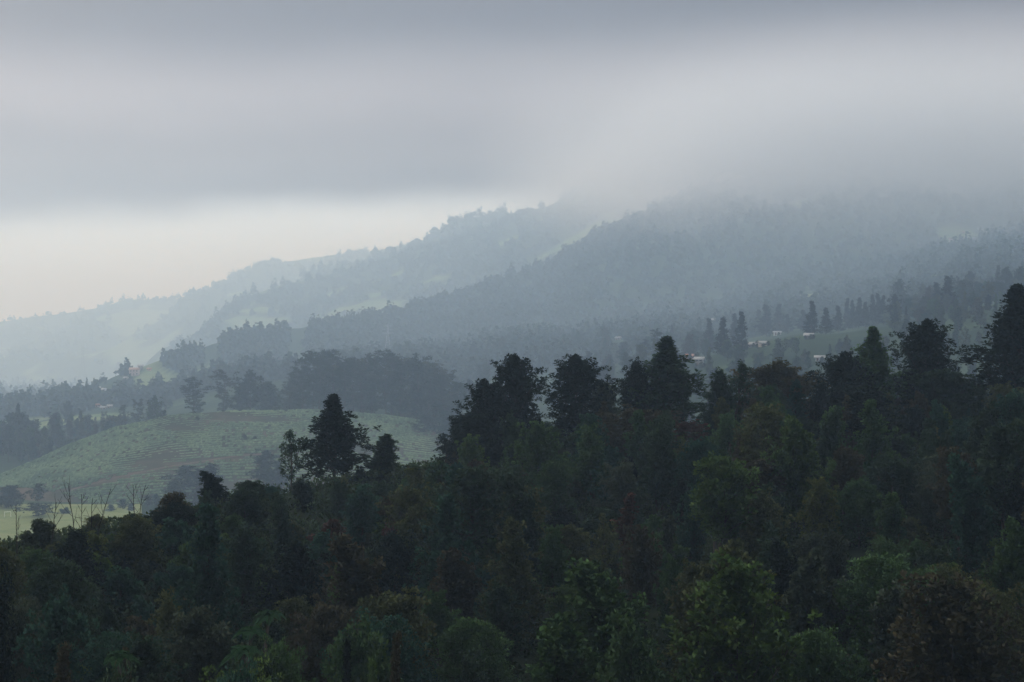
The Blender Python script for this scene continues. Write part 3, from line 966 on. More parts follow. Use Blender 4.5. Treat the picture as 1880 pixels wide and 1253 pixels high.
# --- undergrowth on the near slope: nobody could count it
r_ = np.random.default_rng(77)
NU = 7000
upx = r_.uniform(-60, 1950, NU)
uDc = np.interp(upx, CREST[:, 0], CREST[:, 2])
ud = 60 + (uDc + 4 - 60) * r_.random(NU) ** 0.7
ux = (upx - CX) / FPX * ud
uz = near_z(ux, ud)
tone = np.clip(0.5 + 0.9 * fbm(ux / 8.0, ud / 8.0, 3) + 0.12 * r_.normal(size=NU), 0, 1)
V, F, TT, NV = leaves_from(r_, np.stack([ux, ud, uz + 0.14 + 0.28 * r_.random(NU)], -1), 0.24 + 0.30 * r_.random(NU), 12, 0.20, 0.12, tuft_t=tone, up=0.5)
o = link('undergrowth', mesh_np('undergrowth', V, F, TT, M_LEAF, normals=NV))
o.color = (0.045, 0.074, 0.030, 1)
tag(o, 'tangled green undergrowth covering the near hillside between the trees', 'undergrowth', kind='stuff')


# ------------------------------------------------------------------ tree ferns
def frond_fern(px, top, d, label, nf=13, Lf=2.6, h=None):
    d, Lf = d * NS, Lf * NS * 0.82
    x = (px - CX) / FPX * d
    z = any_z(x, d)
    H = (CY - top) / FPX * d - z
    root = bpy.data.objects.new('tree_fern', None)
    COL.objects.link(root)
    root.location = (x, d, z - 0.15)
    tag(root, label, 'fern', 'tree ferns on the near hillside')
    tb = Tubes()
    k = 7
    zz = np.linspace(-0.6, H - 0.5, k)
    tb.add(np.stack([0.12 * np.sin(zz), 0.1 * np.cos(zz * 0.7), zz], -1), np.linspace(0.10, 0.06, k), 7)
    link('trunk', tb.mesh('trunk', M_BARK), root)
    r = np.random.default_rng(int(px))
    top_p = np.array([0.12 * math.sin(zz[-1]), 0.1 * math.cos(zz[-1] * 0.7), H - 0.53])
    for f in range(nf):
        az = f * 6.283 / nf + r.normal() * 0.15
        el = R(48 + r.normal() * 12)
        s = np.linspace(0, 1, 15)
        hor = Lf * (0.9 + 0.2 * r.random()) * s * math.cos(el) * 1.15
        ver = Lf * (s * math.sin(el) - 0.95 * s ** 2.2)
        ax = np.array([math.cos(az), math.sin(az), 0])
        sd = np.array([-math.sin(az), math.cos(az), 0])
        pts = top_p + hor[:, None] * ax + ver[:, None] * np.array([0, 0, 1.0])
        Vv, Ff, Tt = [], [], []
        for i in range(1, 15):
            wv = 0.55 * NS * math.sin(math.pi * min(1, 0.16 + 0.84 * s[i])) ** 0.8 * (1 - 0.3 * s[i])
            tg = unit(pts[i] - pts[i - 1])
            for sg in (-1, 1):
                for q in (0.0, 0.5):
                    b = pts[i - 1] * (1 - q) + pts[i] * q
                    e = b + sg * sd * wv + tg * wv * 0.35 + np.array([0, 0, -0.16 * wv])
                    n0 = len(Vv)
                    Vv += [b, b + (e - b) * 0.5 + tg * 0.032, e, b + (e - b) * 0.5 - tg * 0.032]
                    Ff.append((n0, n0 + 1, n0 + 2, n0 + 3))
                    Tt.append(0.35 + 0.5 * r.random())
        c = link('frond', mesh_np('frond', Vv, Ff, Tt, M_FERN), root)
        c.color = (0.020, 0.048, 0.020, 1)


frond_fern(492, 1098, 122, 'tree fern with bright arching fronds beside the dark rusty-tipped tree', 13, 2.3)
frond_fern(458, 1126, 116, 'lower tree fern spreading in front of the bright one', 12, 2.2)
frond_fern(440, 1158, 108, 'tree fern with a dark hollow under its fronds', 12, 2.1)
frond_fern(212, 1166, 100, 'dim tree fern behind the brown conifer tips', 11, 1.8)

# ------------------------------------------------------------------ bare saplings and dead poles
def bare_tree(px_base, base, px_top, top, d, label, branches=5, seed=0, rad=0.07):
    d, rad = d * NS, rad * NS * 0.7
    x0, x1 = (px_base - CX) / FPX * d, (px_top - CX) / FPX * d
    z0 = any_z(x0, d)
    z1 = (CY - top) / FPX * d
    r = np.random.default_rng(seed)
    root = bpy.data.objects.new('bare_tree', None)
    COL.objects.link(root)
    root.location = (x0, d, z0 - 0.3)
    tag(root, label, 'dead tree', 'bare saplings on the near crest')
    s = np.linspace(0, 1, 9)
    H = z1 - z0 + 0.3
    pts = np.stack([(x1 - x0) * s ** 1.6 + 0.03 * np.cumsum(r.normal(size=9)), 0.03 * np.cumsum(r.normal(size=9)), H * s], -1)
    pts[0] = 0
    tb = Tubes()
    tb.add(pts, np.linspace(rad, 0.014, 9), 6)
    link('trunk', tb.mesh('trunk', M_DEADWOOD), root)
    for b in range(branches + 2):
        f = 0.45 + 0.5 * (b + r.random()) / (branches + 2)
        p = np.array([np.interp(f, s, pts[:, i]) for i in range(3)])
        az = r.random() * 6.28
        Lb = H * (0.10 + 0.14 * r.random())
        dr = unit(np.array([math.cos(az), math.sin(az) * 0.6, 0.9 + 0.5 * r.random()]))
        q = np.linspace(0, 1, 5)[:, None]
        bp = p + dr * Lb * q + np.array([0, 0, 0.2 * Lb]) * q * q + np.cumsum(r.normal(size=(5, 3)), axis=0) * 0.02 * Lb
        tb = Tubes()
        tb.add(bp, np.linspace(0.011, 0.006, 5), 4)
        if r.random() < 0.7:
            e0 = bp[2]
            e1 = e0 + unit(dr + r.normal(size=3) * 0.6) * Lb * 0.45
            tb.add(np.stack([e0, (e0 + e1) / 2, e1]), [0.011, 0.009, 0.007], 4)
        link('branch', tb.mesh('branch', M_DEADWOOD), root)


bare_tree(31, 1010, 27, 928, 150, 'single bare pole standing apart above the valley meadow', 3, 1, 0.06)
bare_tree(95, 970, 103, 922, 158, 'bare forked sapling with thin twigs above the valley meadow', 7, 2, 0.07)
bare_tree(139, 965, 130, 890, 160, 'tallest bare sapling with a crooked tip and side twigs', 6, 3, 0.085)
bare_tree(148, 965, 151, 908, 163, 'thin bare twig right behind the tallest bare sapling', 4, 4, 0.045)
bare_tree(165, 960, 172, 915, 162, 'short leaning bare sapling among the bare group', 3, 5, 0.06)
bare_tree(172, 960, 197, 898, 162, 'long leaning bare sapling tilting over the tea field', 4, 6, 0.07)
bare_tree(250, 945, 246, 890, 172, 'upright dead pole of the leaning pair', 4, 7, 0.07)
bare_tree(258, 945, 273, 892, 173, 'slanted dead pole of the leaning pair', 3, 8, 0.085)

# ------------------------------------------------------------------ houses
M_WALLS = {'white': flat_mat('plaster_white', (0.17, 0.165, 0.155)), 'cream': flat_mat('plaster_cream', (0.42, 0.35, 0.28)), 'pink': flat_mat('plaster_pink', (0.38, 0.28, 0.25)),
           'grey': flat_mat('plaster_grey', (0.42, 0.42, 0.42)), 'orange': flat_mat('plaster_orange', (0.45, 0.22, 0.13))}
M_ROOFS = {'red': flat_mat('roof_red_tile', (0.24, 0.10, 0.075)), 'brown': flat_mat('roof_brown_tile', (0.20, 0.12, 0.09)), 'grey': flat_mat('roof_grey_sheet', (0.38, 0.39, 0.41), 0.45),
           'pale': flat_mat('roof_pale_sheet', (0.33, 0.32, 0.31), 0.7), 'rust': flat_mat('roof_rust_sheet', (0.34, 0.20, 0.14)), 'orange': flat_mat('roof_orange_tile', (0.42, 0.20, 0.12))}
M_GLASS = new_mat('window_glass')
_n, _l = M_GLASS.node_tree.nodes, M_GLASS.node_tree.links
_o, _b = _n.new('ShaderNodeOutputMaterial'), _n.new('ShaderNodeBsdfPrincipled')
_b.inputs['Base Color'].default_value = (0.03, 0.035, 0.04, 1)
_b.inputs['Roughness'].default_value = 0.15
_l.new(_b.outputs[0], _o.inputs[0])
M_DOOR = flat_mat('door_wood', (0.14, 0.08, 0.05))
BOXF = [(0, 3, 2, 1), (4, 5, 6, 7), (0, 1, 5, 4), (1, 2, 6, 5), (2, 3, 7, 6), (3, 0, 4, 7)]


def box_v(x0, x1, y0, y1, z0, z1):
    return [(x0, y0, z0), (x1, y0, z0), (x1, y1, z0), (x0, y1, z0), (x0, y0, z1), (x1, y0, z1), (x1, y1, z1), (x0, y1, z1)]


def boxes(name, lst, mat):
    V, F = [], []
    for b in lst:
        n = len(V)
        V += box_v(*b)
        F += [tuple(i + n for i in f) for f in BOXF]
    return mesh_np(name, V, F, mat=mat)


def solve_d(px, py, dmin, dmax):
    """first distance at which the valley ground shows at this column and row"""
    for d in np.arange(dmin, dmax, 6.0):
        x = (px - CX) / FPX * d
        if py_of(any_z(x, d), d) <= py:
            return d
    return dmax


HOUSES = []


def house(px, py, wpx, label, wall='white', roof='red', dmin=390, dmax=2600, d=None, asp=0.8, hw=2.5, pitch=0.55, rot=None, storeys=1, z=None):
    d = dm(d) if d else solve_d(px, py, dm(dmin), dm(dmax))
    w = max(3.2, 0.64 * wpx / FPX * d)
    x = (px - CX) / FPX * d
    z = any_z(x, d) if z is None else z
    root = bpy.data.objects.new('house', None)
    COL.objects.link(root)
    root.location = (x, d, z)
    root.rotation_euler = (0, 0, random.uniform(-0.5, 0.5) if rot is None else rot)
    tag(root, label, 'house', 'hillside houses')
    dp = w * asp
    hw = min(hw, 0.45 * w)
    H = hw * storeys
    link('wall', boxes('wall', [(-w / 2, w / 2, -dp / 2, dp / 2, -2.5, H)], M_WALLS[wall]), root)
    ov, th = 0.6, 0.18
    rh = dp * 0.5 * pitch
    a, b = w / 2 + ov, dp / 2 + ov
    e = H - ov * pitch
    V = [(-a, -b, e), (a, -b, e), (a, 0, H + rh), (-a, 0, H + rh), (-a, b, e), (a, b, e)]
    V += [(p[0], p[1], p[2] + th) for p in V]
    F = [(0, 1, 2, 3), (3, 2, 5, 4), (6, 9, 8, 7), (9, 10, 11, 8), (0, 6, 7, 1), (4, 5, 11, 10), (0, 3, 9, 6), (3, 4, 10, 9), (1, 7, 8, 2), (2, 8, 11, 5)]
    link('roof', mesh_np('roof', V, F, mat=M_ROOFS[roof]), root)
    gab = [(-w / 2 + 0.02, -dp / 2, H), (-w / 2 + 0.02, dp / 2, H), (-w / 2 + 0.02, 0, H + rh - 0.05), (w / 2 - 0.02, -dp / 2, H), (w / 2 - 0.02, dp / 2, H), (w / 2 - 0.02, 0, H + rh - 0.05)]
    link('gable', mesh_np('gable', gab, [(0, 1, 2), (3, 5, 4)], mat=M_WALLS[wall]), root)
    nw = max(1, int(w / 3.2))
    for s in range(storeys):
        for i in range(nw + 1):
            cx_ = -w / 2 + w * (i + 0.5) / (nw + 1)
            zb = s * hw
            if s == 0 and i == nw // 2:
                link('door', boxes('door', [(cx_ - 0.4, cx_ + 0.4, -dp / 2 - 0.06, -dp / 2 + 0.1, 0.02, hw * 0.82)], M_DOOR), root)
            else:
                link('window', boxes('window', [(cx_ - 0.55, cx_ + 0.55, -dp / 2 - 0.04, -dp / 2 + 0.1, zb + hw * 0.38, zb + hw * 0.8)], M_GLASS), root)
    HOUSES.append((px, py_of(z + H, d), py_of(z, d), d, wpx))
    USED.add(label)
    return root


for a in [
    dict(px=247, py=690, wpx=26, label='large pink house with a rust roof, biggest of the village cluster', wall='pink', roof='rust', storeys=2),
    dict(px=258, py=682, wpx=14, label='white two-storey house behind the large pink house', wall='white', roof='pale', storeys=2),
    dict(px=274, py=681, wpx=10, label='small orange house at the tree edge of the village cluster', wall='orange', roof='orange'),
    dict(px=231, py=699, wpx=8, label='small white shed below the large pink house', wall='white', roof='pale'),
    dict(px=206, py=687, wpx=14, label='red-roofed house on the green clearing by the village', wall='cream', roof='red'),
    dict(px=180, py=717, wpx=12, label='pale-roofed house above the red-roofed pair', wall='white', roof='pale'),
    dict(px=191, py=718, wpx=8, label='little grey hut beside the pale-roofed house', wall='grey', roof='grey'),
    dict(px=181, py=748, wpx=14, label='red-roofed house among the dark valley trees', wall='pink', roof='red'),
    dict(px=190, py=752, wpx=10, label='white house fronting the red-roofed valley house', wall='white', roof='pale'),
    dict(px=202, py=750, wpx=8, label='low pale shed next to the white valley house', wall='white', roof='pale'),
    dict(px=146, py=662, wpx=13, label='long pale-roofed house on the hazy slope', wall='white', roof='pale', asp=0.5),
    dict(px=172, py=653, wpx=7, label='small white house on the hazy slope above the long one', wall='white', roof='pale'),
    dict(px=94, py=660, wpx=10, label='white house in the faint hamlet on the haze', wall='white', roof='pale'),
    dict(px=102, py=666, wpx=10, label='pinkish house in the faint hamlet on the haze', wall='pink', roof='rust'),
    dict(px=260, py=652, wpx=9, label='lone pale-roofed house above the village cluster', wall='cream', roof='pale'),
    dict(px=387, py=633, wpx=8, label='white house peeping between two dark cones on the spur', wall='white', roof='pale', d=1360),
    dict(px=545, py=607, wpx=12, label='white and brown house on the end of the dark spur', wall='white', roof='brown', d=1540),
    dict(px=372, py=688, wpx=9, label='white house among trees on the dark spur', wall='white', roof='pale'),
    dict(px=6, py=735, wpx=14, label='pale house at the frame edge above the valley wood', wall='white', roof='pale'),
    dict(px=314, py=768, wpx=12, label='white shed at the top corner of the tea field', wall='white', roof='pale', d=470),
    dict(px=344, py=762, wpx=14, label='red-roofed hut among trees at the tea field top', wall='pink', roof='red', d=474),
    dict(px=1315, py=592, wpx=25, label='long pale-roofed house above the first cypress', wall='grey', roof='pale', asp=0.4),
    dict(px=1380, py=638, wpx=12, label='white-roofed house below the cypress pair', wall='white', roof='pale'),
    dict(px=1400, py=638, wpx=13, label='second white-roofed house below the cypress pair', wall='cream', roof='pale'),
    dict(px=1266, py=660, wpx=14, label='orange-roofed house behind the tallest pointed tree', wall='cream', roof='orange'),
    dict(px=1284, py=675, wpx=10, label='narrow white house below the orange-roofed one', wall='white', roof='pale', storeys=2),
    dict(px=1485, py=622, wpx=9, label='small white house among trees under the cypress row', wall='white', roof='pale'),
    dict(px=1427, py=616, wpx=20, label='long grey-roofed house at the foot of the cypresses', wall='grey', roof='grey', asp=0.4),
    dict(px=1505, py=664, wpx=24, label='wide pale-roofed building in the clearing behind the broad dome', wall='grey', roof='pale', asp=0.6),
    dict(px=1135, py=625, wpx=14, label='white-roofed house amid the hazy mid forest', wall='white', roof='pale'),
    dict(px=1747, py=444, wpx=13, label='red-roofed house on the misty high slope', wall='cream', roof='red', dmin=900),
    dict(px=1768, py=430, wpx=8, label='orange and white house on the misty high slope', wall='white', roof='orange', dmin=900),
    dict(px=1800, py=424, wpx=16, label='long grey shed on the misty high slope', wall='grey', roof='grey', dmin=900, asp=0.4),
    dict(px=1788, py=440, wpx=7, label='tiny white hut below the long grey shed', wall='white', roof='pale', dmin=900),
    dict(px=1823, py=408, wpx=11, label='highest house on the misty slope, white with red roof', wall='white', roof='red', dmin=900),
]:
    house(**a)

# ------------------------------------------------------------------ tea rows, path, meadow
rt = np.random.default_rng(5)
TV, TF, TTn, nT = [], [], [], 0


def tea_path_mask(px, d):
    """distance in metres from the dirt path that crosses the field"""
    t = (px - 150) / (440 - 150)
    pd = TS * (384 + (408 - 384) * np.clip(t, -0.2, 1.3) + 1.5 * np.sin(px / 40))
    return np.where((t > -0.15) & (t < 1.25), np.abs(d - pd), 99)


rows = np.arange(366, 468, 2.5) * TS
for ri, d0 in enumerate(rows):
    px = np.arange(-60, 850, 3.0)
    f = (d0 - TEA_FOOT_D) / (100.0 * TS)
    Dc = np.interp(px, TEA[:, 0], TEA[:, 2])
    d = TEA_FOOT_D + (Dc - TEA_FOOT_D) * np.clip(f, 0, 1.2) + 2.2 * fbm(px / 120.0, np.full_like(px, d0 / 60.0), 2) + 0.16 * rt.normal(size=len(px))
    x = (px - CX) / FPX * d
    z = tea_z(x, d)
    bare = fbm(x / 34.0 + 9, d / 22.0, 2)
    ok = (d < Dc + 3) & (tea_path_mask(px, d) > 1.9) & (bare < 0.50 + 0.05 * rt.normal(size=len(px))) & (px > 190 - (d / TS - 366) * 6)
    ok &= rt.random(len(px)) > 0.045
    ok &= ~((px > 600) & (px < 740) & (bare > 0.3))
    hgt = (0.72 + 0.14 * rt.normal(size=len(px))) * np.clip((0.55 - bare) * 3, 0.4, 1)
    w = 0.88 + 0.10 * rt.normal(size=len(px))
    prof = [(-1.0, 0.0), (-0.85, 0.65), (0.0, 1.0), (0.85, 0.65), (1.0, 0.0)]
    ring = []
    for (a, b) in prof:
        ring.append(np.stack([x, d + a * w, z + b * hgt - 0.05], -1))
    ring = np.stack(ring, 1)
    m = len(px)
    TV.append(ring.reshape(-1, 3))
    idx = np.arange(m * 5).reshape(m, 5) + nT
    nT += m * 5
    good = ok[:-1] & ok[1:]
    q = np.stack([idx[:-1, :-1], idx[1:, :-1], idx[1:, 1:], idx[:-1, 1:]], -1)[good]
    TF.append(q.reshape(-1, 4))
    tone = np.clip(0.5 + 0.6 * fbm(x / 20.0, d / 20.0, 3) + 0.15 * rt.normal(size=m), 0, 1)[:-1][good]
    TTn.append(np.repeat(tone, 4))
o = link('tea_bushes', mesh_np('tea_bushes', np.concatenate(TV), np.concatenate(TF), np.concatenate(TTn), M_FAR))
o.color = (0.105, 0.160, 0.080, 1)
tag(o, 'rows of clipped green tea bushes along the contours of the hill', 'tea bushes', kind='stuff')


def ribbon(name, pts, width, fz, mat, lift):
    pts = np.array(pts, float) * np.array([1, TS])
    t = np.linspace(0, len(pts) - 1, 60)
    px = np.interp(t, np.arange(len(pts)), pts[:, 0])
    d = np.interp(t, np.arange(len(pts)), pts[:, 1])
    x = (px - CX) / FPX * d
    V = []
    for s in (-1, 0, 1):
        V.append(np.stack([x, d + s * width / 2, fz(x, d + s * width / 2) + lift], -1))
    V = np.stack(V, 1)
    n = len(t)
    idx = np.arange(n * 3).reshape(n, 3)
    F = np.stack([idx[:-1, :-1], idx[1:, :-1], idx[1:, 1:], idx[:-1, 1:]], -1).reshape(-1, 4)
    return tag(link(name, mesh_np(name, V.reshape(-1, 3), F, mat=mat)), kind='structure')


ribbon('path', [(130, 382), (150, 384), (220, 390), (300, 396), (380, 403), (440, 408), (500, 411)], 2.4, tea_z, M_PATH, 0.12)


def meadow_z(x, y):
    return np.maximum(valley_z(x, y), near_z(x, y)) * 0 - 57.4 + 0.3 * fbm(np.asarray(x) / 20, np.asarray(y) / 20, 2)


polar_grid('meadow', meadow_z, np.linspace(-160, 260, 24), np.linspace(460, 572, 14), M_GRASS)

# football goal on the meadow
g = bpy.data.objects.new('football_goal', None)
COL.objects.link(g)
gd = 530.0
g.location = ((14 - CX) / FPX * gd, gd, -57.5)
g.rotation_euler = (0, 0, 0.5)
tag(g, 'small white football goal on the valley meadow', 'goal')
M_POST = flat_mat('white_paint', (0.8, 0.8, 0.78), 0.5)
for sx in (-1.0, 1.0):
    t_ = Tubes()
    t_.add([(sx, 0, -0.2), (sx, 0, 0.9), (sx, 0, 1.75)], [0.06] * 3, 8)
    link('post', t_.mesh('post', M_POST), g)
t_ = Tubes()
t_.add([(-1.06, 0, 1.75), (0, 0, 1.75), (1.06, 0, 1.75)], [0.06] * 3, 8)
link('crossbar', t_.mesh('crossbar', M_POST), g)

# lattice pylon on the dark ridge and a slim mast on the hazy slope
M_STEEL = flat_mat('galvanised_steel', (0.35, 0.36, 0.37), 0.5)


def pylon(px, base, top, d, label, arms=3):
    x = (px - CX) / FPX * d
    z = any_z(x, d)
    H = (CY - top) / FPX * d - z
    root = bpy.data.objects.new('power_pylon', None)
    COL.objects.link(root)
    root.location = (x, d, z)
    tag(root, label, 'pylon')
    wb, wt = H * 0.11, H * 0.02
    wid = lambda t: wb + (wt - wb) * min(1, t / 0.75)
    for sx, sy in ((1, 1), (1, -1), (-1, 1), (-1, -1)):
        tb = Tubes()
        tb.add([(sx * wid(t), sy * wid(t), H * t - 0.5) for t in (0, 0.25, 0.5, 0.75, 1)], [0.09, 0.085, 0.08, 0.07, 0.06], 4)
        link('leg', tb.mesh('leg', M_STEEL), root)
    tb = Tubes()
    for k in range(9):
        t0, t1 = k / 9.0, (k + 1) / 9.0
        for sx, sy, ex, ey in ((1, 1, -1, 1), (-1, 1, 1, 1), (1, -1, -1, -1), (-1, -1, 1, -1)):
            tb.add([(sx * wid(t0), sy * wid(t0), H * t0), (ex * wid(t1), ey * wid(t1), H * t1)], [0.035, 0.035], 3)
    link('bracing', tb.mesh('bracing', M_STEEL), root)
    for k in range(arms):
        hz = H * (0.70 + 0.12 * k)
        aw = H * (0.22 - 0.04 * k)
        tb = Tubes()
        for s in (-1, 1):
            tb.add([(0, 0, hz - 0.4), (s * aw, 0, hz)], [0.12, 0.06], 4)
            tb.add([(0, 0, hz + H * 0.04), (s * aw, 0, hz)], [0.10, 0.06], 4)
        link('crossarm', tb.mesh('crossarm', M_STEEL), root)


pylon(712, 625, 596, 1380 * FS, 'faint lattice power pylon on the slope behind the pine stand')
pylon(152, 662, 634, 1680 * FS, 'slim pale mast on the hazy slope above the hamlet', 0)

# ------------------------------------------------------------------ mid-distance trees
MG = 'trees of the middle distance'
CYG = 'dark cypresses on the middle slope'
cyp = [(1300, 586, 652, 22), (1328, 583, 655, 30), (1345, 577, 640, 22), (1359, 573, 650, 26), (1392, 570, 615, 20), (1408, 561, 618, 28), (1432, 560, 612, 24), (1447, 578, 612, 18),
       (1474, 571, 610, 24), (1489, 554, 618, 24), (1516, 566, 615, 24), (1540, 563, 612, 20), (1557, 549, 606, 16), (1566, 552, 606, 16), (1575, 548, 604, 20), (1590, 556, 604, 18), (1602, 542, 600, 18),
       (1612, 540, 598, 18), (1622, 544, 598, 18), (1738, 508, 575, 34), (1722, 520, 575, 26)]
CL = ['cypress standing first in the row, beside the long pale-roofed house', 'broad cypress second in the row', 'thin cypress squeezed third in the row', 'tall cypress closing the first four of the row',
      'slim half of the cypress pair over the white-roofed houses', 'broad half of the cypress pair over the white-roofed houses', 'pointed cypress over the long grey-roofed house', 'short cypress at the shoulder of the pointed one',
      'shorter cypress leaning on the spire-like one', 'spire-like cypress, tallest of the middle row', 'blunt cypress after the spire-like one', 'small cypress in the gap before the dense grove', 'first spike of the dense cypress grove',
      'second spike of the dense cypress grove', 'third spike of the dense cypress grove', 'low spike inside the dense cypress grove', 'double-tipped cypress near the end of the grove', 'highest spike of the dense cypress grove',
      'last spike of the dense cypress grove', 'conical cypress standing above the misty wood', 'lower cypress joined to the conical one above the wood']
for i, ((px, top, base, w), lab) in enumerate(zip(cyp, CL)):
    d = solve_d(px, base, 600, 1700)
    put('cypress', 'cypress', px, top - 3, d, lab, 'blackish green', w=w * 1.05, var=i, group=CYG, lumi=0.8)

for i, (px, top, w, d, lab, kd, tone) in enumerate([
    (1652, 511, 34, 600, 'round-headed tall tree rising past the cypress grove', 'midtall', 'dark green'),
    (1668, 540, 30, 590, 'low companion of the round-headed tall tree', 'midtall', 'dark green'),
    (1850, 489, 30, 520, 'pointed tree high at the frame edge behind the tiered conifer', 'midtall', 'dark green'),
    (1874, 488, 30, 520, 'twin of the pointed tree at the frame edge', 'midtall', 'dark green'),
    (1830, 515, 60, 505, 'rounded wood tree under the pointed edge trees', 'mid', 'dark green'),
    (1785, 512, 60, 520, 'rounded wood tree right of the conical cypress', 'mid', 'dark green'),
    (1766, 522, 44, 510, 'small wood tree touching the conical cypress', 'midtall', 'blue-green'),
    (1700, 545, 80, 470, 'broad olive tree below the round-headed tall tree', 'mid', 'olive green'),
    (1760, 555, 90, 450, 'broad tree in the misty wood above the stout dark tree', 'mid', 'brownish green'),
    (1825, 570, 80, 440, 'leafy tree in the misty wood left of the tiered conifer', 'mid', 'blue-green'),
    (1640, 565, 50, 520, 'pale bushy tree at the foot of the cypress grove', 'mid', 'pale green'),
    (1790, 640, 70, 400, 'pale open-crowned tree left of the tiered conifer', 'midumb', 'grey-green'),
    (1275, 605, 60, 640, 'rounded tree left of the first cypress', 'mid', 'dark green'),
    (355, 690, 46, 474, 'broad cone-headed tree at the tea field top', 'pine', 'dark green'),
    (409, 677, 44, 478, 'thin-crowned tall pine at the tea field top', 'pine', 'grey-green'),
    (460, 677, 46, 482, 'dense pillar-like tree at the tea field top', 'midtall', 'dark green'),
    (440, 700, 36, 486, 'lower tree between the thin pine and the pillar-like tree', 'midtall', 'dark green'),
    (498, 698, 50, 484, 'rounded tree joining the pillar-like tree to the pine stand', 'mid', 'dark green'),
    (362, 765, 26, 446, 'lone dark bush on the upper tea rows', 'mid', 'dark green'),
    (300, 752, 24, 458, 'small tree at the shoulder of the tea field', 'midtall', 'dark green'),
    (448, 797, 22, 424, 'yellowish bush in the middle of the tea rows', 'mid', 'grey-green'),
    (466, 800, 20, 425, 'dark bush in the middle of the tea rows', 'mid', 'dark green'),
    (340, 853, 56, 378, 'dark rounded tree at the low edge of the tea rows', 'mid', 'dark green'),
    (378, 848, 60, 374, 'tallest tree of the dark clump below the tea rows', 'mid', 'blackish green'),
    (320, 880, 50, 366, 'outer tree of the dark clump below the tea rows', 'mid', 'dark green'),
    (365, 885, 60, 362, 'front tree of the dark clump below the tea rows', 'mid', 'brownish green'),
    (484, 824, 50, 380, 'dark tree behind the thin young tree', 'midtall', 'dark green'),
    (505, 845, 44, 374, 'lower dark tree behind the thin young tree', 'mid', 'dark green'),
    (70, 920, 66, 340, 'layered flat-topped tree on the valley meadow', 'midumb', 'blackish green'),
    (10, 888, 50, 358, 'bushy tree beyond the football goal', 'mid', 'dark green'),
    (70, 886, 30, 372, 'small round tree low on the tea hill', 'mid', 'dark green'),
    (118, 930, 24, 346, 'small tree at the far side of the meadow', 'mid', 'blue-green'),
    (202, 925, 26, 352, 'round bush at the meadow end below the path', 'mid', 'blue-green'),
    (226, 915, 24, 356, 'upright bush at the meadow end below the path', 'midtall', 'blue-green'),
    (240, 922, 24, 352, 'second upright bush at the meadow end', 'midtall', 'dark green'),
    (272, 908, 22, 360, 'bush behind the slanted dead pole', 'midtall', 'dark green'),
    (287, 905, 22, 362, 'narrow bush between the dead poles and the dark clump', 'midtall', 'blue-green'),
    (35, 738, 22, 520, 'spire-like tree tip above the valley wood', 'cypress', 'dark green'),
    (22, 756, 60, 515, 'bulky tree in the valley wood below the spire-like tip', 'mid', 'dark green'),
    (52, 754, 50, 515, 'rounded tree in the valley wood next to the spire-like tip', 'mid', 'dark green'),
    (800, 738, 46, 452, 'rounded tree at the end of the pine stand', 'mid', 'dark green'),
    (830, 752, 60, 440, 'leafy tree on the bright slope beside the dark clump', 'mid', 'blue-green'),
    (780, 760, 40, 448, 'small tree on the bright slope under the pine stand', 'mid', 'dark green'),
    (1111, 678, 14, 560, 'narrow cypress seen through the gap by the egg-shaped tree', 'cypress', 'blue-green'),
]):
    put('tall_tree' if kd in ('midtall', 'pine') else ('cypress' if kd == 'cypress' else 'round_tree'), kd, px, top, dm(d), lab, tone, w=w, var=i, group=MG, lumi=1.0)

# low bushes around the nearer houses
rb = random.Random(8)
for (hx, ht, hb, hd, hwpx) in list(HOUSES):
    if hd > 1150 or hx < 900:
        continue
    name = min([o for o in bpy.data.objects if o.name.startswith('house')], key=lambda o: abs(px_of(o.location.x, o.location.y) - hx) + abs(o.location.y - hd))['label'].split(' house')[0].split(' building')[0].split(' shed')[0]
    for k, (sd, word) in enumerate(((-0.75, 'round'), (0.15, 'spreading'), (0.85, 'dark'))):
        bx_ = hx + sd * hwpx + rb.uniform(-1, 1)
        bd = hd - rb.uniform(5, 9)
        x = (bx_ - CX) / FPX * bd
        plant('leafy_shrub', T['mid'][k % 4], x, bd, rb.uniform(2.0, 3.0), f'{word} bush by the {name} house', 'shrub', 'blackish green' if k == 2 else 'dark green', 'bushes around the houses', 1.3, leaf='foliage')

# the pine stand on the hill
rs = random.Random(4)
ptops = np.array([(530, 705), (545, 665), (570, 640), (600, 632), (625, 650), (650, 640), (680, 648), (705, 636), (730, 645), (760, 650), (790, 655), (815, 668), (840, 690), (855, 700)], float)
PINEW = ['outermost', 'slim', 'stout', 'high', 'leaning', 'airy', 'dense', 'forked', 'straight', 'shaggy', 'narrow', 'broad', 'ragged', 'bare-stemmed', 'thick-topped', 'lopsided']
i = 0
for rowd, off, n in ((474, 0, 13), (484, 9, 13), (496, 3, 12)):
    for k in range(n):
        px = 535 + off + k * 25 + rs.uniform(-6, 6)
        top = float(np.interp(px, ptops[:, 0], ptops[:, 1])) + rs.uniform(-4, 20) - (0 if rowd > 480 else -6)
        row = {474: 'front row', 484: 'middle row', 496: 'back row'}[rowd]
        word = PINEW[k]
        side = 'near the lone conical tree' if px < 660 else ('above its middle' if px < 760 else 'toward the bright slope')
        put('pine_tree', 'pine', px, top, dm(rowd + rs.uniform(-3, 3)), f'{word} pine in the {row} of the hazy pine stand, {side}', rs.choice(['dark green', 'grey-green', 'dark green', 'olive green']), w=rs.uniform(34, 52), group='pines in the stand above the tea field')
        i += 1

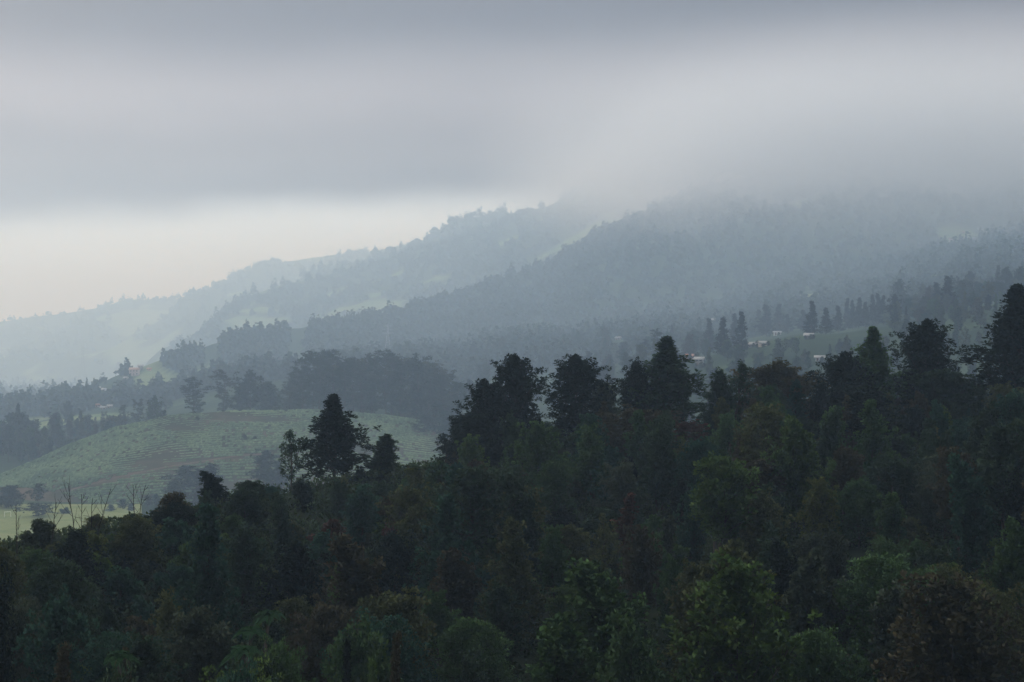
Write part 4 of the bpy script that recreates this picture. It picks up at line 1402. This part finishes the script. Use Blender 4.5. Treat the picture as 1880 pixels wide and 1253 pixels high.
# valley trees, each a thing of its own, thinning out with distance
MLAND = [(60, 790, 'the valley wood'), (200, 790, 'the valley wood above the tea hill'), (180, 735, 'the red-roofed valley houses'), (250, 700, 'the pink village house'), (100, 690, 'the hazy hamlet'),
         (320, 690, 'the tail of the dark spur'), (430, 660, 'the spur over the tea field'), (545, 625, 'the white and brown house'), (680, 620, 'the pylon'), (900, 640, 'the hazy wood over the dark clump'),
         (1000, 620, 'the hazy wood over the egg-shaped tree'), (1130, 610, 'the white-roofed forest house'), (1130, 670, 'the gap by the egg-shaped tree'), (1300, 640, 'the first cypresses'), (1390, 650, 'the white-roofed pair'),
         (1500, 640, 'the wide pale-roofed building'), (1600, 600, 'the cypress grove'), (1700, 580, 'the misty wood'), (1820, 560, 'the high frame-edge wood'), (1780, 640, 'the hollow by the tiered conifer'),
         (860, 700, 'the end of the pine stand'), (1010, 690, 'the hollow behind the twin-crowned tree'), (1400, 580, 'the slope over the cypresses'), (1250, 580, 'the dim slope above the orange roof')]
MFORM = {'mid': ('round_tree', 'rounded tree'), 'midtall': ('tall_tree', 'upright tree'), 'midumb': ('spreading_tree', 'flat-crowned tree'), 'cypress': ('cypress', 'pointed conifer'), 'pine': ('pine_tree', 'pine')}
MT = {'dark green': 5, 'blackish green': 1.5, 'olive green': 2, 'blue-green': 3, 'mid green': 2, 'grey-green': 2, 'pale green': 0.7, 'brownish green': 1}


def blocks_house(px, top, d, hw):
    for (hx, ht, hb, hd, hwpx) in HOUSES:
        if d < hd and abs(px - hx) < hw + hwpx * 0.5 and top < hb - 0.72 * (hb - ht):
            return True
    return False


def fill_mid(n, dlo, dhi, power, seed, pxr=(-20, 1900), sp=5.0):
    r = random.Random(seed)
    done, tries, spots = 0, 0, []
    while done < n and tries < n * 80:
        tries += 1
        px = r.uniform(*pxr)
        d = dlo + (dhi - dlo) * r.random() ** power
        x = (px - CX) / FPX * d
        if 350 < d < 475 and px < 860:
            continue
        if d < 520 and px < 880 and px > 290:
            continue
        if d < 440 and px < 300:
            continue
        if 1290 < px < 1460 and 395 < d < 450 and r.random() < 0.6:
            continue
        d = dm(d)
        x = (px - CX) / FPX * d
        if any(abs(a - x) < sp and abs(b - d) < sp * 1.6 for a, b in spots):
            continue
        clear = float(fbm(np.array([x / 70.0 + 40]), np.array([d / 70.0]), 2)[0])
        if clear > 0.26:
            continue
        k = r.choices(['mid', 'midtall', 'midumb', 'cypress', 'pine'], [5, 3, 0.8, 1.2, 0.8])[0]
        h = {'mid': r.uniform(6, 11), 'midtall': r.uniform(8, 14), 'midumb': r.uniform(6, 9), 'cypress': r.uniform(9, 15), 'pine': r.uniform(11, 17)}[k]
        h *= 1.3 if d > 720 else 0.85
        z = any_z(x, d)
        gp, tp = py_of(z, d), py_of(z + h, d)
        t = r.choice(T[k])
        hw = 0.5 * t['W'] * h / t['H'] / d * FPX
        if blocks_house(px, tp, d, hw):
            continue
        if tp > float(np.interp(px, SKY[:, 0], SKY[:, 1])) - 6:
            continue
        if 1370 < px < 1470 and 560 < gp < 640 and d < 990:
            continue
        if 1285 < px < 1640 and tp < 612:
            continue
        order = sorted(MLAND, key=lambda q: (q[0] - px) ** 2 + 3 * (q[1] - gp) ** 2)
        lab = None
        size = 'small' if h < 7.5 else ('middling' if h < 10.5 else 'tall')
        for q in order[:4]:
            dx, dy = px - q[0], gp - q[1]
            rel = 'beside' if abs(dx) > abs(dy) * 1.4 else ('below' if dy > 0 else 'above')
            if 'wood' in q[2] or 'stand' in q[2] or 'slope' in q[2] or 'hollow' in q[2]:
                rel = 'in' if rel == 'beside' and abs(dx) < 90 else rel
            for _ in range(6):
                tone = r.choices(list(MT), list(MT.values()))[0]
                c = f'{size} {tone} {MFORM[k][1]} {rel} {q[2]}'
                if c not in USED:
                    lab = c
                    break
            if lab:
                break
        if not lab:
            continue
        plant(MFORM[k][0], t, x, d, h, lab, 'tree', tone, MG, r.uniform(0.85, 1.2), z=z)
        spots.append((x, d))
        done += 1
    return done


print('mid fill', fill_mid(120, 318, 450, 0.9, 34, (1180, 1900), 5.2), fill_mid(70, 470, 560, 1.0, 31, (-20, 300), 4.0), fill_mid(150, 430, 760, 0.8, 32, (860, 1900), 5.5), fill_mid(110, 620, 1100, 0.9, 33, (-20, 1900), 7.0))

# ------------------------------------------------------------------ far woods: one mass
rf = np.random.default_rng(12)


def far_template(seed, k=27, tall=1.0):
    r = np.random.default_rng(seed)
    U = unit(r.normal(size=(k, 3)) + np.array([0, 0, 0.35]))
    U[:, 2] = np.abs(U[:, 2]) * 1.0 - 0.12
    lump = 1 + 0.22 * np.sin(3 * np.arctan2(U[:, 1], U[:, 0]) + seed)
    pos = U * (0.75 + 0.3 * r.random(k))[:, None] * lump[:, None] * np.array([0.5, 0.5, 0.72 * tall])
    pos[:, 2] += 0.30 * tall
    A = unit(np.cross(U, r.normal(size=(k, 3))) + 0.5 * r.normal(size=(k, 3)))
    S = unit(np.cross(A, U + 0.4 * r.normal(size=(k, 3))))
    a, s = A * 0.26, S * 0.20
    NV = unit(U + 0.25 * r.normal(size=(k, 3)) + np.array([0, 0, 0.2]))
    s[np.sum(np.cross(A, S) * NV, 1) < 0] *= -1
    return np.stack([pos - a, pos + s, pos + a, pos - s], 1), r.random(k), NV


TEMPL = [far_template(i, tall=(0.9, 1.2, 1.0, 1.7, 0.8, 1.1)[i]) for i in range(6)]


def far_wood(name, pts, size, label, col, tone_scale=70.0):
    Vs, Ts, Ns = [], [], []
    pts = np.asarray(pts)
    n = len(pts)
    which = rf.integers(0, len(TEMPL), n)
    sz = size * (0.6 + 0.7 * rf.random(n))
    az = rf.random(n) * 6.283
    tone = np.clip(0.42 + 0.55 * fbm(pts[:, 0] / tone_scale, pts[:, 1] / tone_scale + 4, 3) + 0.08 * rf.normal(size=n), 0, 1)
    for t in range(len(TEMPL)):
        m = which == t
        if not m.any():
            continue
        tv, tt, tn = TEMPL[t]
        c, s = np.cos(az[m]), np.sin(az[m])
        B = tv[None] * sz[m][:, None, None, None]
        X = B[..., 0] * c[:, None, None] - B[..., 1] * s[:, None, None]
        Y = B[..., 0] * s[:, None, None] + B[..., 1] * c[:, None, None]
        V = np.stack([X, Y, B[..., 2]], -1) + pts[m][:, None, None, :]
        Vs.append(V.reshape(-1, 3))
        nn = np.repeat(tn, 4, axis=0)[None]
        Ns.append(np.stack([nn[..., 0] * c[:, None] - nn[..., 1] * s[:, None], nn[..., 0] * s[:, None] + nn[..., 1] * c[:, None], nn[..., 2] + 0 * c[:, None]], -1).reshape(-1, 3))
        Ts.append(np.clip(0.85 * tone[m][:, None] + 0.15 * tt[None], 0, 1).ravel())
    V = np.concatenate(Vs)
    o = link(name, mesh_np(name, V, np.arange(len(V)).reshape(-1, 4), np.concatenate(Ts), M_FAR, normals=np.concatenate(Ns)))
    o.color = (*col, 1)
    tag(o, label, 'woods', kind='stuff')
    return o


def wood_points(n, lo, hi, power, clearing, cscale, off):
    """points over the ground between two distances given per column"""
    px = rf.uniform(-60, 1950, n)
    a, b = lo(px), hi(px)
    d = a + (b - a) * rf.random(n) ** power
    x = (px - CX) / FPX * d
    z = land_z(x, d)
    ok = (b > a) & (wood_noise(x, d, cscale, off) < (clear_1(px) if clearing is None else clearing))
    top_py = CY - FPX * (z + 9) / d
    for (hx, ht, hb, hd, hwpx) in HOUSES:
        ok &= ~((d < hd + 8) & (np.abs(px - hx) < hwpx * 0.5 + 11) & (top_py < hb - 0.65 * (hb - ht)))
    return np.stack([x, d, z - 0.6], -1)[ok]


c1 = lambda px: RID[0].crest_d(px)
c2 = lambda px: np.where(px < 310, 2600.0, RID[1].crest_d(px))
const = lambda v: (lambda px: np.full_like(px, v))
far_wood('far_woods', wood_points(13000, const(1120.0), lambda px: c1(px) + 12, 0.85, None, 95.0, 70), 8.2, 'dark misty woods over the valley and the mountain shoulder that rises into the cloud', (0.036, 0.056, 0.030))
far_wood('far_woods', wood_points(4600, lambda px: np.maximum(c1(px) + 40, c2(px) - 900), lambda px: c2(px) + 14, 0.8, 0.22, 120.0, 31), 11.0, 'pale blue woods on the ridge behind the dark shoulder', (0.042, 0.062, 0.034))
far_wood('far_woods', wood_points(4200, lambda px: np.maximum(c2(px), 2600), lambda px: RID[2].crest_d(np.clip(px, -500, 1000)) + 18, 0.75, 0.22, 150.0, 12), 13.0, 'faint woods on the hazy plain and the farthest long ridge', (0.042, 0.060, 0.034))
far_wood('far_woods', wood_points(700, lambda px: np.where((px > 640) & (px < 1100), 3700.0, 9999.0), lambda px: RID[3].crest_d(px) + 15, 0.8, 0.5, 150.0, 8), 16.0, 'ghostly woods on the small peak behind the ridges', (0.042, 0.060, 0.034))

# ------------------------------------------------------------------ haze and low cloud


def volume_box(name, lo, hi, dens, color, aniso):
    m = new_mat(name + '_air')
    n, l = m.node_tree.nodes, m.node_tree.links
    out = n.new('ShaderNodeOutputMaterial')
    pv = n.new('ShaderNodeVolumePrincipled')
    pv.inputs['Color'].default_value = (*color, 1)
    pv.inputs['Density'].default_value = dens
    pv.inputs['Anisotropy'].default_value = aniso
    pv.inputs['Absorption Color'].default_value = (1, 1, 1, 1)
    l.new(pv.outputs[0], out.inputs['Volume'])
    o = link(name, boxes(name, [(lo[0], hi[0], lo[1], hi[1], lo[2], hi[2])], m))
    tag(o, kind='stuff')
    return o


volume_box('haze', (-15500, -2000, GROUND_Z - 1), (15500, 14000, HAZE_TOP), HAZE_DENSITY, (0.565, 0.765, 1.0), 0.38)

# the low cloud that swallows the mountain top
cl_lo, cl_hi = (-500, 1700, 100), (3000, 4100, 540)
m = new_mat('low_cloud_vapour')
n, l = m.node_tree.nodes, m.node_tree.links
out = n.new('ShaderNodeOutputMaterial')
pv = n.new('ShaderNodeVolumePrincipled')
pv.inputs['Color'].default_value = (0.90, 0.92, 0.96, 1)
pv.inputs['Anisotropy'].default_value = 0.35
geo = n.new('ShaderNodeNewGeometry')
sx = n.new('ShaderNodeSeparateXYZ')
l.new(geo.outputs['Position'], sx.inputs[0])


def nm(op, a, b=None, c=None, clamp=False):
    q = n.new('ShaderNodeMath')
    q.operation = op
    q.use_clamp = clamp
    for i, v in enumerate((a, b, c)):
        if v is None:
            continue
        if isinstance(v, (int, float)):
            q.inputs[i].default_value = v
        else:
            l.new(v, q.inputs[i])
    return q.outputs[0]


def smooth(v, lo, hi):
    q = n.new('ShaderNodeMapRange')
    q.interpolation_type = 'SMOOTHSTEP'
    q.inputs['From Min'].default_value = lo
    q.inputs['From Max'].default_value = hi
    l.new(v, q.inputs['Value'])
    return q.outputs[0]


nz = n.new('ShaderNodeTexNoise')
nz.inputs['Scale'].default_value = 0.0035
nz.inputs['Detail'].default_value = 3.0
l.new(geo.outputs['Position'], nz.inputs['Vector'])
# cloud base: lower over the near mountainside, higher toward the far ridge
base = nm('ADD', nm('MULTIPLY', sx.outputs[1], 0.12), nm('MULTIPLY_ADD', nz.outputs[0], 110.0, -55.0 - 177.0))
hgt = nm('SUBTRACT', sx.outputs[2], base)
up_ = smooth(hgt, 0.0, 150.0)
side = smooth(nm('ADD', sx.outputs[0], nm('MULTIPLY_ADD', nz.outputs[0], 500.0, -250.0)), -70.0, 650.0)
topf = smooth(nm('MULTIPLY', sx.outputs[2], -1.0), -440.0, -270.0)
nearf = smooth(sx.outputs[1], 1750.0, 2500.0)
farf = smooth(nm('MULTIPLY', sx.outputs[1], -1.0), -4090.0, -3500.0)
dens = nm('MULTIPLY', nm('MULTIPLY', up_, side), nm('MULTIPLY', nm('MULTIPLY', topf, nearf), farf))
l.new(nm('MULTIPLY', dens, 0.0125), pv.inputs['Density'])
l.new(pv.outputs[0], out.inputs['Volume'])
o = link('low_cloud', boxes('low_cloud', [(cl_lo[0], cl_hi[0], cl_lo[1], cl_hi[1], cl_lo[2], cl_hi[2])], m))
tag(o, 'low grey cloud sitting on the mountain shoulder and hiding its top', 'cloud', kind='stuff')
m.cycles.volume_step_rate = 0.4
